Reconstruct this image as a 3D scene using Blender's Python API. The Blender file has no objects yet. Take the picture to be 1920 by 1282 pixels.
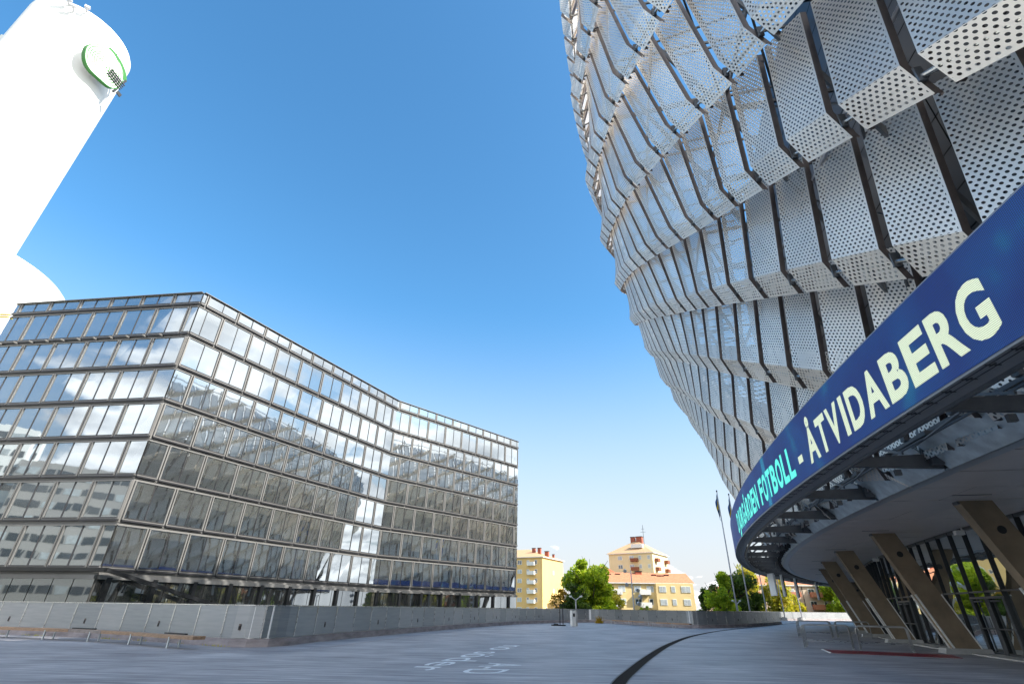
import bpy, bmesh, math, random
import numpy as np
from mathutils import Vector, Matrix
from math import sin, cos, pi, radians as rad, hypot, atan2, degrees

rng = random.Random(7)
nrng = np.random.default_rng(11)
sc = bpy.context.scene
COL = sc.collection

# ------------------------------------------------------------------ camera
F_PX, CXP, CYP, EYE = 926.0, 974.0, 641.0, 1.62
PITCH = math.atan(498 / 926.0)
ROLL = rad(0.8)
cam_d = bpy.data.cameras.new('camera')
cam = bpy.data.objects.new('camera', cam_d)
COL.objects.link(cam)
cam_d.sensor_fit = 'HORIZONTAL'
cam_d.sensor_width = 36.0
cam_d.lens = 36.0 * F_PX / 1920.0
cam_d.shift_x = -(CXP - 960) / 1920.0
cam_d.clip_start = 0.1
cam_d.clip_end = 5000
Fv = Vector((0, cos(PITCH), sin(PITCH)))
R0 = Vector((1, 0, 0))
U0 = R0.cross(Fv)
Rv = R0 * cos(ROLL) + U0 * sin(ROLL)
Uv = -R0 * sin(ROLL) + U0 * cos(ROLL)
M = Matrix((Rv, Uv, -Fv)).transposed().to_4x4()
M.translation = Vector((0, 0, EYE))
cam.matrix_world = M
sc.camera = cam

# ------------------------------------------------------------------ sun and sky
SUN_AZ = atan2(0.93, -0.36)          # clockwise from +Y
SUN_EL = rad(38)
sun_d = bpy.data.lights.new('sun', 'SUN')
sun_d.energy = 3.3
sun_d.angle = rad(0.53)
sun_d.color = (1.0, 0.95, 0.86)
sun = bpy.data.objects.new('sun', sun_d)
COL.objects.link(sun)
sdir = Vector((sin(SUN_AZ) * cos(SUN_EL), cos(SUN_AZ) * cos(SUN_EL), sin(SUN_EL)))
sun.rotation_euler = sdir.to_track_quat('Z', 'Y').to_euler()

world = bpy.data.worlds.new('World')
sc.world = world
world.use_nodes = True
nt = world.node_tree
nt.nodes.clear()
def N(nt, t, **kw):
    n = nt.nodes.new(t)
    for k, v in kw.items():
        setattr(n, k, v)
    return n
def L(nt, a, b):
    nt.links.new(a, b)
def setin(nt, n, i, v):
    if isinstance(v, bpy.types.NodeSocket):
        nt.links.new(v, n.inputs[i])
    else:
        n.inputs[i].default_value = v
def mth(nt, op, a, b=None, c=None):
    n = nt.nodes.new('ShaderNodeMath')
    n.operation = op
    setin(nt, n, 0, a)
    if b is not None: setin(nt, n, 1, b)
    if c is not None: setin(nt, n, 2, c)
    return n.outputs[0]
def mixc(nt, f, a, b, mode='MIX'):
    n = nt.nodes.new('ShaderNodeMix')
    n.data_type = 'RGBA'
    n.blend_type = mode
    setin(nt, n, 0, f); setin(nt, n, 6, a); setin(nt, n, 7, b)
    return n.outputs[2]
def ramp(nt, f, stops):
    n = nt.nodes.new('ShaderNodeValToRGB')
    cr = n.color_ramp
    while len(cr.elements) < len(stops): cr.elements.new(0.5)
    for e, (p, c) in zip(cr.elements, stops):
        e.position = p
        e.color = c if len(c) == 4 else (*c, 1)
    setin(nt, n, 0, f)
    return n.outputs[0]

sky = N(nt, 'ShaderNodeTexSky', sky_type='NISHITA')
sky.sun_disc = False
sky.sun_elevation = SUN_EL
sky.sun_rotation = SUN_AZ
sky.altitude = 50
sky.air_density = 1.0
sky.dust_density = 1.1
sky.ozone_density = 2.2
tc = N(nt, 'ShaderNodeTexCoord')
sep = N(nt, 'ShaderNodeSeparateXYZ')
L(nt, tc.outputs['Generated'], sep.inputs[0])
X, Y, Z = sep.outputs
# cloud deck: noise on a plane high above (direction / height)
zc = mth(nt, 'MAXIMUM', Z, 0.04)
cmb = N(nt, 'ShaderNodeCombineXYZ')
L(nt, mth(nt, 'DIVIDE', X, mth(nt, 'ADD', zc, 0.12)), cmb.inputs[0])
L(nt, mth(nt, 'DIVIDE', Y, mth(nt, 'ADD', zc, 0.12)), cmb.inputs[1])
nz = N(nt, 'ShaderNodeTexNoise')
nz.inputs['Scale'].default_value = 1.1
nz.inputs['Detail'].default_value = 9
nz.inputs['Roughness'].default_value = 0.56
nz.inputs['Distortion'].default_value = 0.25
L(nt, cmb.outputs[0], nz.inputs['Vector'])
# the bank of cloud stands to the south and east; the northern sky is clear
side = mth(nt, 'MAXIMUM', mth(nt, 'SUBTRACT', mth(nt, 'MULTIPLY', X, 0.9), mth(nt, 'MULTIPLY', Y, 0.3)), mth(nt, 'MULTIPLY', Y, -1.0))
bank = N(nt, 'ShaderNodeMapRange', interpolation_type='SMOOTHSTEP')
bank.inputs[1].default_value = 0.24; bank.inputs[2].default_value = 0.60
L(nt, side, bank.inputs[0])
thr = mth(nt, 'SUBTRACT', 0.78, mth(nt, 'MULTIPLY', bank.outputs[0], 0.40))
cl = N(nt, 'ShaderNodeMapRange', interpolation_type='SMOOTHSTEP')
L(nt, nz.outputs[0], cl.inputs[0])
L(nt, thr, cl.inputs[1])
L(nt, mth(nt, 'ADD', thr, 0.09), cl.inputs[2])
# small cumulus low in the north
n2 = N(nt, 'ShaderNodeTexNoise')
n2.inputs['Scale'].default_value = 7.5
n2.inputs['Detail'].default_value = 6
mp = N(nt, 'ShaderNodeMapping')
mp.inputs['Scale'].default_value = (1, 1, 2.4)
mp.inputs['Location'].default_value = (3.1, 0.4, 0.0)
L(nt, tc.outputs['Generated'], mp.inputs[0]); L(nt, mp.outputs[0], n2.inputs['Vector'])
low = N(nt, 'ShaderNodeMapRange'); low.inputs[1].default_value = 0.04; low.inputs[2].default_value = 0.16
low.inputs[3].default_value = 0.51; low.inputs[4].default_value = 0.80
L(nt, Z, low.inputs[0])
c2 = N(nt, 'ShaderNodeMapRange', interpolation_type='SMOOTHSTEP')
L(nt, n2.outputs[0], c2.inputs[0]); L(nt, low.outputs[0], c2.inputs[1])
L(nt, mth(nt, 'ADD', low.outputs[0], 0.05), c2.inputs[2])
cover = mth(nt, 'MINIMUM', mth(nt, 'ADD', cl.outputs[0], mth(nt, 'MULTIPLY', c2.outputs[0], 0.8)), 1.0)
# pale band of haze at the horizon
hz = N(nt, 'ShaderNodeMapRange', interpolation_type='SMOOTHSTEP')
hz.inputs[1].default_value = 0.0; hz.inputs[2].default_value = 0.54
hz.inputs[3].default_value = 0.92; hz.inputs[4].default_value = 0.0
L(nt, Z, hz.inputs[0])
hs_ = N(nt, 'ShaderNodeHueSaturation'); hs_.inputs['Saturation'].default_value = 1.22; hs_.inputs['Value'].default_value = 1.12
L(nt, sky.outputs[0], hs_.inputs['Color'])
skyc = mixc(nt, 1.0, hs_.outputs[0], (0.78, 1.0, 0.94, 1), 'MULTIPLY')
skyc = mixc(nt, hz.outputs[0], skyc, (2.75, 2.68, 2.85, 1))
n3 = N(nt, 'ShaderNodeTexNoise'); n3.inputs['Scale'].default_value = 2.6; n3.inputs['Detail'].default_value = 6
L(nt, cmb.outputs[0], n3.inputs['Vector'])
cloudc = ramp(nt, n3.outputs[0], [(0.3, (3.0, 3.15, 3.4)), (0.60, (8.5, 8.5, 8.5))])
skyc = mixc(nt, mth(nt, 'MULTIPLY', cover, 0.95), skyc, cloudc)
bg = N(nt, 'ShaderNodeBackground')
bg.inputs[1].default_value = 0.10
L(nt, skyc, bg.inputs[0])
wo = N(nt, 'ShaderNodeOutputWorld')
L(nt, bg.outputs[0], wo.inputs[0])

vs = sc.view_settings
vs.view_transform = 'Standard'
vs.look = 'None'
vs.gamma = 1
vs.exposure = 1.6
vs.use_curve_mapping = False
cy = sc.cycles
cy.max_bounces = 8
cy.diffuse_bounces = 3
cy.glossy_bounces = 4
cy.transparent_max_bounces = 24
cy.blur_glossy = 0.3
cy.caustics_reflective = True
cy.sample_clamp_indirect = 6.0

# ------------------------------------------------------------------ helpers
class MB:
    def __init__(s):
        s.v = []; s.f = []; s.m = []; s.uv = []
    def quad(s, a, b, c, d, mi=0, uv=None):
        i = len(s.v); s.v += [tuple(a), tuple(b), tuple(c), tuple(d)]
        s.f.append((i, i+1, i+2, i+3)); s.m.append(mi)
        s.uv.append(uv or [(0, 0), (1, 0), (1, 1), (0, 1)])
    def poly(s, pts, mi=0):
        i = len(s.v); s.v += [tuple(p) for p in pts]
        s.f.append(tuple(range(i, i+len(pts)))); s.m.append(mi); s.uv.append([(p[0], p[1]) for p in pts])
    def hexa(s, p, mi=0):
        # p: 8 points, bottom ring 0-3 ccw, top ring 4-7
        i = len(s.v); s.v += [tuple(q) for q in p]
        for f in ((3, 2, 1, 0), (4, 5, 6, 7), (0, 1, 5, 4), (1, 2, 6, 5), (2, 3, 7, 6), (3, 0, 4, 7)):
            s.f.append(tuple(i+k for k in f)); s.m.append(mi); s.uv.append([(0, 0), (1, 0), (1, 1), (0, 1)])
    def box(s, c, sz, rz=0.0, mi=0):
        x, y, z = [q/2 for q in sz]
        ca, sa = cos(rz), sin(rz)
        P = []
        for dz in (-z, z):
            for dx, dy in ((-x, -y), (x, -y), (x, y), (-x, y)):
                P.append((c[0]+dx*ca-dy*sa, c[1]+dx*sa+dy*ca, c[2]+dz))
        s.hexa(P, mi)
    def beam(s, a, b, w, h, mi=0, up=(0, 0, 1)):
        a = Vector(a); b = Vector(b); d = (b-a).normalized(); u = Vector(up)
        sx = d.cross(u)
        if sx.length < 1e-4: sx = d.cross(Vector((1, 0, 0)))
        sx.normalize(); uu = sx.cross(d)
        sx *= w/2; uu *= h/2
        s.hexa([a-sx-uu, a+sx-uu, a+sx+uu, a-sx+uu, b-sx-uu, b+sx-uu, b+sx+uu, b-sx+uu][0:0] or
               [a-sx-uu, a+sx-uu, b+sx-uu, b-sx-uu, a-sx+uu, a+sx+uu, b+sx+uu, b-sx+uu], mi)
    def tube(s, pts, r, n=8, mi=0, r2=None, cap=True):
        pts = [Vector(p) for p in pts]; m = len(pts); rings = []
        for k, p in enumerate(pts):
            d = (pts[min(k+1, m-1)]-pts[max(k-1, 0)]).normalized()
            sx = d.cross(Vector((0, 0, 1)))
            if sx.length < 1e-3: sx = Vector((1, 0, 0))
            sx.normalize(); u = sx.cross(d)
            rr = r if r2 is None else r+(r2-r)*k/(m-1)
            base = len(s.v)
            for j in range(n):
                a = 2*pi*j/n
                s.v.append(tuple(p+sx*(rr*cos(a))+u*(rr*sin(a))))
            rings.append(base)
        for k in range(m-1):
            for j in range(n):
                j2 = (j+1) % n
                s.f.append((rings[k]+j, rings[k]+j2, rings[k+1]+j2, rings[k+1]+j)); s.m.append(mi)
                s.uv.append([(0, 0), (1, 0), (1, 1), (0, 1)])
        if cap:
            for b, rev in ((rings[0], 1), (rings[-1], 0)):
                f = list(range(b, b+n))
                if not rev: f = f
                s.f.append(tuple(f[::-1] if rev else f)); s.m.append(mi); s.uv.append([(0, 0)]*n)
    def mesh(s, name):
        me = bpy.data.meshes.new(name)
        me.from_pydata(s.v, [], s.f)
        me.polygons.foreach_set('material_index', s.m)
        ul = me.uv_layers.new(name='UVMap')
        flat = [c for f in s.uv for p in f for c in p]
        ul.data.foreach_set('uv', flat)
        me.update()
        return me
    def build(s, name, mats, parent=None, smooth=False):
        me = s.mesh(name)
        if not isinstance(mats, (list, tuple)): mats = [mats]
        for m in mats: me.materials.append(m)
        o = bpy.data.objects.new(name, me)
        COL.objects.link(o)
        if parent is not None: o.parent = parent
        if smooth:
            for p in me.polygons: p.use_smooth = True
        return o
def inst(name, me, parent=None, loc=None, rz=0, mw=None):
    o = bpy.data.objects.new(name, me)
    COL.objects.link(o)
    if parent is not None: o.parent = parent
    if loc is not None: o.location = loc
    if rz: o.rotation_euler.z = rz
    if mw is not None: o.matrix_local = mw
    return o
def thing(name, label, cat, loc=(0, 0, 0), group=None):
    o = bpy.data.objects.new(name, None); COL.objects.link(o)
    o.empty_display_size = 0.3
    o.location = loc; o['label'] = label; o['category'] = cat
    if group: o['group'] = group
    return o
def tag(o, label, cat, group=None):
    o['label'] = label; o['category'] = cat
    if group: o['group'] = group
    return o
def struct(o):
    o['kind'] = 'structure'; return o
def recenter(root):
    pass

# ------------------------------------------------------------------ materials
def mat(name, col, rough=0.6, metal=0.0, spec=0.5, noise=0.0, nscale=3.0, bump=0.0, bscale=30.0, stretch=(1, 1, 1), emit=None):
    m = bpy.data.materials.new(name); m.use_nodes = True
    t = m.node_tree; b = t.nodes['Principled BSDF']
    b.inputs['Roughness'].default_value = rough
    b.inputs['Metallic'].default_value = metal
    b.inputs['Specular IOR Level'].default_value = spec
    b.inputs['Base Color'].default_value = (*col, 1)
    if noise or bump:
        g = N(t, 'ShaderNodeNewGeometry')
        mp = N(t, 'ShaderNodeMapping'); mp.inputs['Scale'].default_value = stretch
        L(t, g.outputs['Position'], mp.inputs[0])
    if noise:
        n = N(t, 'ShaderNodeTexNoise'); n.inputs['Scale'].default_value = nscale; n.inputs['Detail'].default_value = 6
        n.inputs['Roughness'].default_value = 0.6
        L(t, mp.outputs[0], n.inputs['Vector'])
        c0 = tuple(max(0, c*(1-noise)) for c in col); c1 = tuple(min(1, c*(1+noise)) for c in col)
        L(t, ramp(t, n.outputs[0], [(0.3, c0), (0.7, c1)]), b.inputs['Base Color'])
        r = mth(t, 'ADD', mth(t, 'MULTIPLY', n.outputs[0], 0.2), rough-0.1)
        L(t, r, b.inputs['Roughness'])
    if bump:
        n = N(t, 'ShaderNodeTexNoise'); n.inputs['Scale'].default_value = bscale; n.inputs['Detail'].default_value = 5
        L(t, mp.outputs[0], n.inputs['Vector'])
        bm = N(t, 'ShaderNodeBump'); bm.inputs['Strength'].default_value = bump; bm.inputs['Distance'].default_value = 0.02
        L(t, n.outputs[0], bm.inputs['Height']); L(t, bm.outputs[0], b.inputs['Normal'])
    if emit:
        b.inputs['Emission Color'].default_value = (*emit[0], 1); b.inputs['Emission Strength'].default_value = emit[1]
    return m

M_frame = mat('facade aluminium', (0.185, 0.182, 0.178), 0.45, 0.3, noise=0.08, nscale=0.6)
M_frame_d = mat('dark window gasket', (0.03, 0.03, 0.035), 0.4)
M_white = mat('white render', (0.86, 0.86, 0.84), 0.6, noise=0.03, nscale=0.3)
M_dark = mat('dark steel', (0.035, 0.038, 0.042), 0.45, 0.4, noise=0.2)
M_black = mat('black cladding', (0.012, 0.013, 0.015), 0.35, noise=0.3, nscale=1.2)
M_galv = mat('galvanised steel', (0.55, 0.60, 0.60), 0.38, 0.45, noise=0.25, nscale=2.2)
M_steel = mat('stainless tube', (0.6, 0.6, 0.58), 0.28, 0.95, noise=0.08)
M_beam = mat('grey painted steel', (0.11, 0.115, 0.12), 0.42, 0.3, noise=0.15)
M_pole = mat('light grey pole', (0.5, 0.51, 0.55), 0.45, 0.3, noise=0.08)
M_conc = mat('column concrete', (0.25, 0.19, 0.125), 0.75, noise=0.22, nscale=1.3, bump=0.25, bscale=18)
M_conc2 = mat('pale concrete', (0.42, 0.41, 0.39), 0.85, noise=0.2, nscale=1.6, bump=0.3, bscale=25)
M_kerb = mat('stained kerb concrete', (0.33, 0.29, 0.29), 0.85, noise=0.35, nscale=1.1, bump=0.3, bscale=20, stretch=(1, 1, 3))
M_wood = mat('bench timber', (0.36, 0.23, 0.14), 0.6, noise=0.3, nscale=6, stretch=(1, 1, 4))
M_wood_g = mat('weathered timber', (0.30, 0.25, 0.22), 0.75, noise=0.3, nscale=6)
M_red = mat('red paint', (0.24, 0.004, 0.02), 0.4, noise=0.12)
M_paintw = mat('worn white floor paint', (0.78, 0.79, 0.80), 0.7, noise=0.18, nscale=8)
M_soffit = mat('soffit panel', (0.64, 0.59, 0.56), 0.45, 0.1, noise=0.07, nscale=0.9, stretch=(1, 1, 1))
M_lip = mat('soffit edge strip', (0.46, 0.50, 0.54), 0.35, 0.4, noise=0.08)
M_yel = mat('yellow render', (0.72, 0.49, 0.20), 0.85, noise=0.06, nscale=0.5)
M_yel2 = mat('pale yellow render', (0.72, 0.55, 0.27), 0.85, noise=0.06, nscale=0.5)
M_cream = mat('cream render', (0.74, 0.62, 0.38), 0.85, noise=0.05, nscale=0.5)
M_pink = mat('beige render', (0.62, 0.50, 0.38), 0.85, noise=0.06, nscale=0.5)
M_roof = mat('orange clay tiles', (0.50, 0.20, 0.10), 0.8, noise=0.25, nscale=2.5)
M_roof2 = mat('tan roof tiles', (0.52, 0.33, 0.18), 0.8, noise=0.15, nscale=2.0)
M_brick = mat('red brick', (0.30, 0.085, 0.05), 0.8, noise=0.25, nscale=3)
M_win = mat('house window glass', (0.06, 0.075, 0.09), 0.08, spec=1.0)
M_curt = mat('curtained window', (0.42, 0.46, 0.48), 0.35, noise=0.2, nscale=1.5)
M_wht = mat('white joinery', (0.75, 0.75, 0.72), 0.5)
M_brown = mat('rust brown balcony', (0.22, 0.07, 0.03), 0.7, noise=0.1)
M_orange = mat('salmon balcony', (0.50, 0.20, 0.11), 0.7, noise=0.1)
M_trunk = mat('bark', (0.10, 0.075, 0.055), 0.9, noise=0.3, nscale=5)
M_ground = mat('far ground', (0.10, 0.12, 0.07), 0.95, noise=0.3, nscale=0.15)
M_greenp = mat('green sign paint', (0.02, 0.17, 0.02), 0.5, noise=0.05)
M_ledframe = mat('led frame', (0.26, 0.265, 0.27), 0.45, 0.2, noise=0.1)
M_gry = mat('grey office cladding', (0.36, 0.35, 0.34), 0.6, noise=0.05)
M_blueflag = mat('blue flag cloth', (0.02, 0.10, 0.32), 0.8)
M_yelflag = mat('yellow flag cloth', (0.70, 0.50, 0.03), 0.8)
M_inter = mat('interior plaster', (0.20, 0.19, 0.17), 0.8, noise=0.1)

def foliage_mat(name, c0, c1, c2):
    m = bpy.data.materials.new(name); m.use_nodes = True
    t = m.node_tree; b = t.nodes['Principled BSDF']
    g = N(t, 'ShaderNodeNewGeometry')
    n = N(t, 'ShaderNodeTexNoise'); n.inputs['Scale'].default_value = 0.6; n.inputs['Detail'].default_value = 3
    L(t, g.outputs['Position'], n.inputs['Vector'])
    f = mth(t, 'ADD', mth(t, 'MULTIPLY', n.outputs[0], 0.75), mth(t, 'MULTIPLY', g.outputs['Random Per Island'], 0.4))
    cc = ramp(t, f, [(0.3, c0), (0.55, c1), (0.85, c2)])
    L(t, cc, b.inputs['Base Color'])
    b.inputs['Roughness'].default_value = 0.6
    tr = N(t, 'ShaderNodeBsdfTranslucent')
    L(t, mixc(t, 1.0, cc, (1.0, 1.0, 0.45, 1), 'MULTIPLY'), tr.inputs[0])
    mx = N(t, 'ShaderNodeMixShader'); mx.inputs[0].default_value = 0.5
    L(t, b.outputs[0], mx.inputs[1]); L(t, tr.outputs[0], mx.inputs[2])
    L(t, mx.outputs[0], t.nodes['Material Output'].inputs[0])
    return m
M_leafg = foliage_mat('bright maple leaves', (0.14, 0.26, 0.02), (0.38, 0.52, 0.03), (0.64, 0.70, 0.05))
M_leafy = foliage_mat('yellowing birch leaves', (0.20, 0.26, 0.03), (0.48, 0.48, 0.06), (0.72, 0.56, 0.06))
M_leafd = foliage_mat('dark leaves', (0.03, 0.06, 0.015), (0.06, 0.12, 0.02), (0.14, 0.22, 0.03))
M_leafo = foliage_mat('orange autumn leaves', (0.25, 0.16, 0.02), (0.45, 0.28, 0.02), (0.6, 0.4, 0.03))

# perforated anodised sheet: staggered round holes cut by pattern in metres (UV)
def perf_mat():
    m = bpy.data.materials.new('perforated aluminium'); m.use_nodes = True
    t = m.node_tree; b = t.nodes['Principled BSDF']
    uv = N(t, 'ShaderNodeUVMap'); sp = N(t, 'ShaderNodeSeparateXYZ'); L(t, uv.outputs[0], sp.inputs[0])
    p = 0.146; pv = 0.236
    def cell(off):
        a = mth(t, 'SUBTRACT', mth(t, 'FRACT', mth(t, 'ADD', mth(t, 'DIVIDE', sp.outputs[0], p), off)), 0.5)
        c = mth(t, 'SUBTRACT', mth(t, 'FRACT', mth(t, 'ADD', mth(t, 'DIVIDE', sp.outputs[1], pv), off)), 0.5)
        a = mth(t, 'MULTIPLY', a, p); c = mth(t, 'MULTIPLY', c, pv)
        return mth(t, 'SQRT', mth(t, 'ADD', mth(t, 'MULTIPLY', a, a), mth(t, 'MULTIPLY', c, c)))
    d = mth(t, 'MINIMUM', cell(0.0), cell(0.5))
    hole = mth(t, 'LESS_THAN', d, 0.0365)
    # uncut margins
    inu = mth(t, 'MULTIPLY', mth(t, 'GREATER_THAN', sp.outputs[0], 0.085), mth(t, 'LESS_THAN', sp.outputs[0], 1.50))
    inv = mth(t, 'MULTIPLY', mth(t, 'GREATER_THAN', sp.outputs[1], 0.055), mth(t, 'GREATER_THAN', mth(t, 'ABSOLUTE', mth(t, 'SUBTRACT', sp.outputs[1], 0.95)), 0.012))
    hole = mth(t, 'MULTIPLY', hole, mth(t, 'MULTIPLY', inu, inv))
    g = N(t, 'ShaderNodeNewGeometry')
    n = N(t, 'ShaderNodeTexNoise'); n.inputs['Scale'].default_value = 0.35; n.inputs['Detail'].default_value = 5
    L(t, g.outputs['Position'], n.inputs['Vector'])
    oi = N(t, 'ShaderNodeObjectInfo')
    v = mth(t, 'ADD', mth(t, 'MULTIPLY', n.outputs[0], 0.7), mth(t, 'MULTIPLY', oi.outputs['Random'], 0.3))
    L(t, ramp(t, v, [(0.30, (0.66, 0.60, 0.53)), (0.75, (0.92, 0.855, 0.76))]), b.inputs['Base Color'])
    b.inputs['Metallic'].default_value = 0.55
    L(t, mth(t, 'ADD', mth(t, 'MULTIPLY', n.outputs[0], 0.16), 0.32), b.inputs['Roughness'])
    tr = N(t, 'ShaderNodeBsdfTransparent'); mx = N(t, 'ShaderNodeMixShader')
    L(t, hole, mx.inputs[0]); L(t, b.outputs[0], mx.inputs[1]); L(t, tr.outputs[0], mx.inputs[2])
    L(t, mx.outputs[0], t.nodes['Material Output'].inputs[0])
    return m
M_perf = perf_mat()
M_flange = mat('panel edge return', (0.16, 0.135, 0.125), 0.4, 0.6, noise=0.15)

def glass_mat(name, tint=(0.62, 0.68, 0.72), base=(0.02, 0.024, 0.026), refl=0.55, wav=0.008, ws=0.35, curtain=0.0):
    m = bpy.data.materials.new(name); m.use_nodes = True
    t = m.node_tree; b = t.nodes['Principled BSDF']
    g = N(t, 'ShaderNodeNewGeometry')
    n = N(t, 'ShaderNodeTexNoise'); n.inputs['Scale'].default_value = ws; n.inputs['Detail'].default_value = 1.5
    L(t, g.outputs['Position'], n.inputs['Vector'])
    bm = N(t, 'ShaderNodeBump'); bm.inputs['Strength'].default_value = 1.0; bm.inputs['Distance'].default_value = wav
    L(t, n.outputs[0], bm.inputs['Height'])
    gl = N(t, 'ShaderNodeBsdfGlossy'); gl.inputs['Roughness'].default_value = 0.022
    gl.inputs[0].default_value = (*tint, 1)
    L(t, bm.outputs[0], gl.inputs['Normal'])
    b.inputs['Base Color'].default_value = (*base, 1)
    b.inputs['Roughness'].default_value = 0.5
    if curtain:
        # pleated blinds hanging behind the pane
        sp = N(t, 'ShaderNodeUVMap'); s2 = N(t, 'ShaderNodeSeparateXYZ'); L(t, sp.outputs[0], s2.inputs[0])
        oi = N(t, 'ShaderNodeObjectInfo')
        w = mth(t, 'SINE', mth(t, 'MULTIPLY', s2.outputs[0], 60.0))
        w = mth(t, 'ADD', mth(t, 'MULTIPLY', w, 0.5), 0.5)
        on = mth(t, 'GREATER_THAN', s2.outputs[1], mth(t, 'SUBTRACT', 1.0, mth(t, 'MULTIPLY', oi.outputs['Random'], 1.0)))
        L(t, mixc(t, mth(t, 'MULTIPLY', mth(t, 'MULTIPLY', w, on), curtain), (*base, 1), (0.16, 0.16, 0.14, 1)), b.inputs['Base Color'])
    fr = N(t, 'ShaderNodeFresnel'); fr.inputs[0].default_value = 1.5
    fac = mth(t, 'MINIMUM', mth(t, 'ADD', mth(t, 'MULTIPLY', fr.outputs[0], 1.0), refl), 0.95)
    mx = N(t, 'ShaderNodeMixShader')
    L(t, fac, mx.inputs[0]); L(t, b.outputs[0], mx.inputs[1]); L(t, gl.outputs[0], mx.inputs[2])
    L(t, mx.outputs[0], t.nodes['Material Output'].inputs[0])
    return m
M_pane = glass_mat('coated office glass', curtain=0.8)
M_shop = glass_mat('ground floor glass', base=(0.012, 0.014, 0.015), refl=0.32)
M_entry = glass_mat('entrance glass', tint=(0.8, 0.85, 0.85), base=(0.010, 0.010, 0.010), refl=0.42, wav=0.02, ws=0.5)

# plaza: brushed decking boards with streaks
def plaza_mat():
    m = bpy.data.materials.new('grey decking'); m.use_nodes = True
    t = m.node_tree; b = t.nodes['Principled BSDF']
    g = N(t, 'ShaderNodeNewGeometry'); sp = N(t, 'ShaderNodeSeparateXYZ'); L(t, g.outputs['Position'], sp.inputs[0])
    rt = N(t, 'ShaderNodeVectorRotate'); rt.rotation_type = 'Z_AXIS'; rt.inputs['Angle'].default_value = rad(4)
    L(t, g.outputs['Position'], rt.inputs[0])
    s1 = N(t, 'ShaderNodeMapping'); s1.inputs['Scale'].default_value = (0.10, 1.6, 1); L(t, rt.outputs[0], s1.inputs[0])
    n1 = N(t, 'ShaderNodeTexNoise'); n1.inputs['Scale'].default_value = 3.0; n1.inputs['Detail'].default_value = 8; n1.inputs['Roughness'].default_value = 0.65
    L(t, s1.outputs[0], n1.inputs['Vector'])
    n2 = N(t, 'ShaderNodeTexNoise'); n2.inputs['Scale'].default_value = 0.4; n2.inputs['Detail'].default_value = 4
    L(t, g.outputs['Position'], n2.inputs['Vector'])
    n4 = N(t, 'ShaderNodeTexNoise'); n4.inputs['Scale'].default_value = 14; n4.inputs['Detail'].default_value = 4
    L(t, s1.outputs[0], n4.inputs['Vector'])
    sy = N(t, 'ShaderNodeSeparateXYZ'); L(t, rt.outputs[0], sy.inputs[0])
    fr = mth(t, 'FRACT', mth(t, 'MULTIPLY', sy.outputs[1], 1/0.24))
    gap = mth(t, 'LESS_THAN', fr, 0.09)
    v = mth(t, 'ADD', mth(t, 'ADD', mth(t, 'MULTIPLY', n1.outputs[0], 0.55), mth(t, 'MULTIPLY', n2.outputs[0], 0.25)), mth(t, 'MULTIPLY', n4.outputs[0], 0.2))
    c = ramp(t, v, [(0.38, (0.15, 0.14, 0.15)), (0.50, (0.33, 0.315, 0.33)), (0.61, (0.55, 0.53, 0.53))])
    c = mixc(t, mth(t, 'MULTIPLY', gap, 0.65), c, (0.06, 0.06, 0.07, 1))
    L(t, c, b.inputs['Base Color'])
    b.inputs['Roughness'].default_value = 0.55
    bm = N(t, 'ShaderNodeBump'); bm.inputs['Strength'].default_value = 0.35; bm.inputs['Distance'].default_value = 0.01
    L(t, n1.outputs[0], bm.inputs['Height']); L(t, bm.outputs[0], b.inputs['Normal'])
    return m
M_plaza = plaza_mat()

# wall panel: fine horizontal ribbed metal
def wallpanel_mat():
    m = bpy.data.materials.new('ribbed metal parapet'); m.use_nodes = True
    t = m.node_tree; b = t.nodes['Principled BSDF']
    g = N(t, 'ShaderNodeNewGeometry'); sp = N(t, 'ShaderNodeSeparateXYZ'); L(t, g.outputs['Position'], sp.inputs[0])
    oi = N(t, 'ShaderNodeObjectInfo')
    w = mth(t, 'SINE', mth(t, 'MULTIPLY', sp.outputs[2], 2*pi/0.035))
    mpg = N(t, 'ShaderNodeMapping'); mpg.inputs['Scale'].default_value = (0.5, 0.5, 6)
    L(t, g.outputs['Position'], mpg.inputs[0])
    n = N(t, 'ShaderNodeTexNoise'); n.inputs['Scale'].default_value = 1.6; n.inputs['Detail'].default_value = 5
    L(t, mpg.outputs[0], n.inputs['Vector'])
    v = mth(t, 'ADD', mth(t, 'MULTIPLY', n.outputs[0], 0.6), mth(t, 'MULTIPLY', oi.outputs['Random'], 0.4))
    c = ramp(t, v, [(0.25, (0.30, 0.32, 0.325)), (0.75, (0.44, 0.445, 0.44))])
    L(t, c, b.inputs['Base Color'])
    b.inputs['Metallic'].default_value = 0.65
    b.inputs['Roughness'].default_value = 0.42
    bm = N(t, 'ShaderNodeBump'); bm.inputs['Strength'].default_value = 0.25; bm.inputs['Distance'].default_value = 0.006
    L(t, w, bm.inputs['Height']); L(t, bm.outputs[0], b.inputs['Normal'])
    return m
M_wallp = wallpanel_mat()

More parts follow.
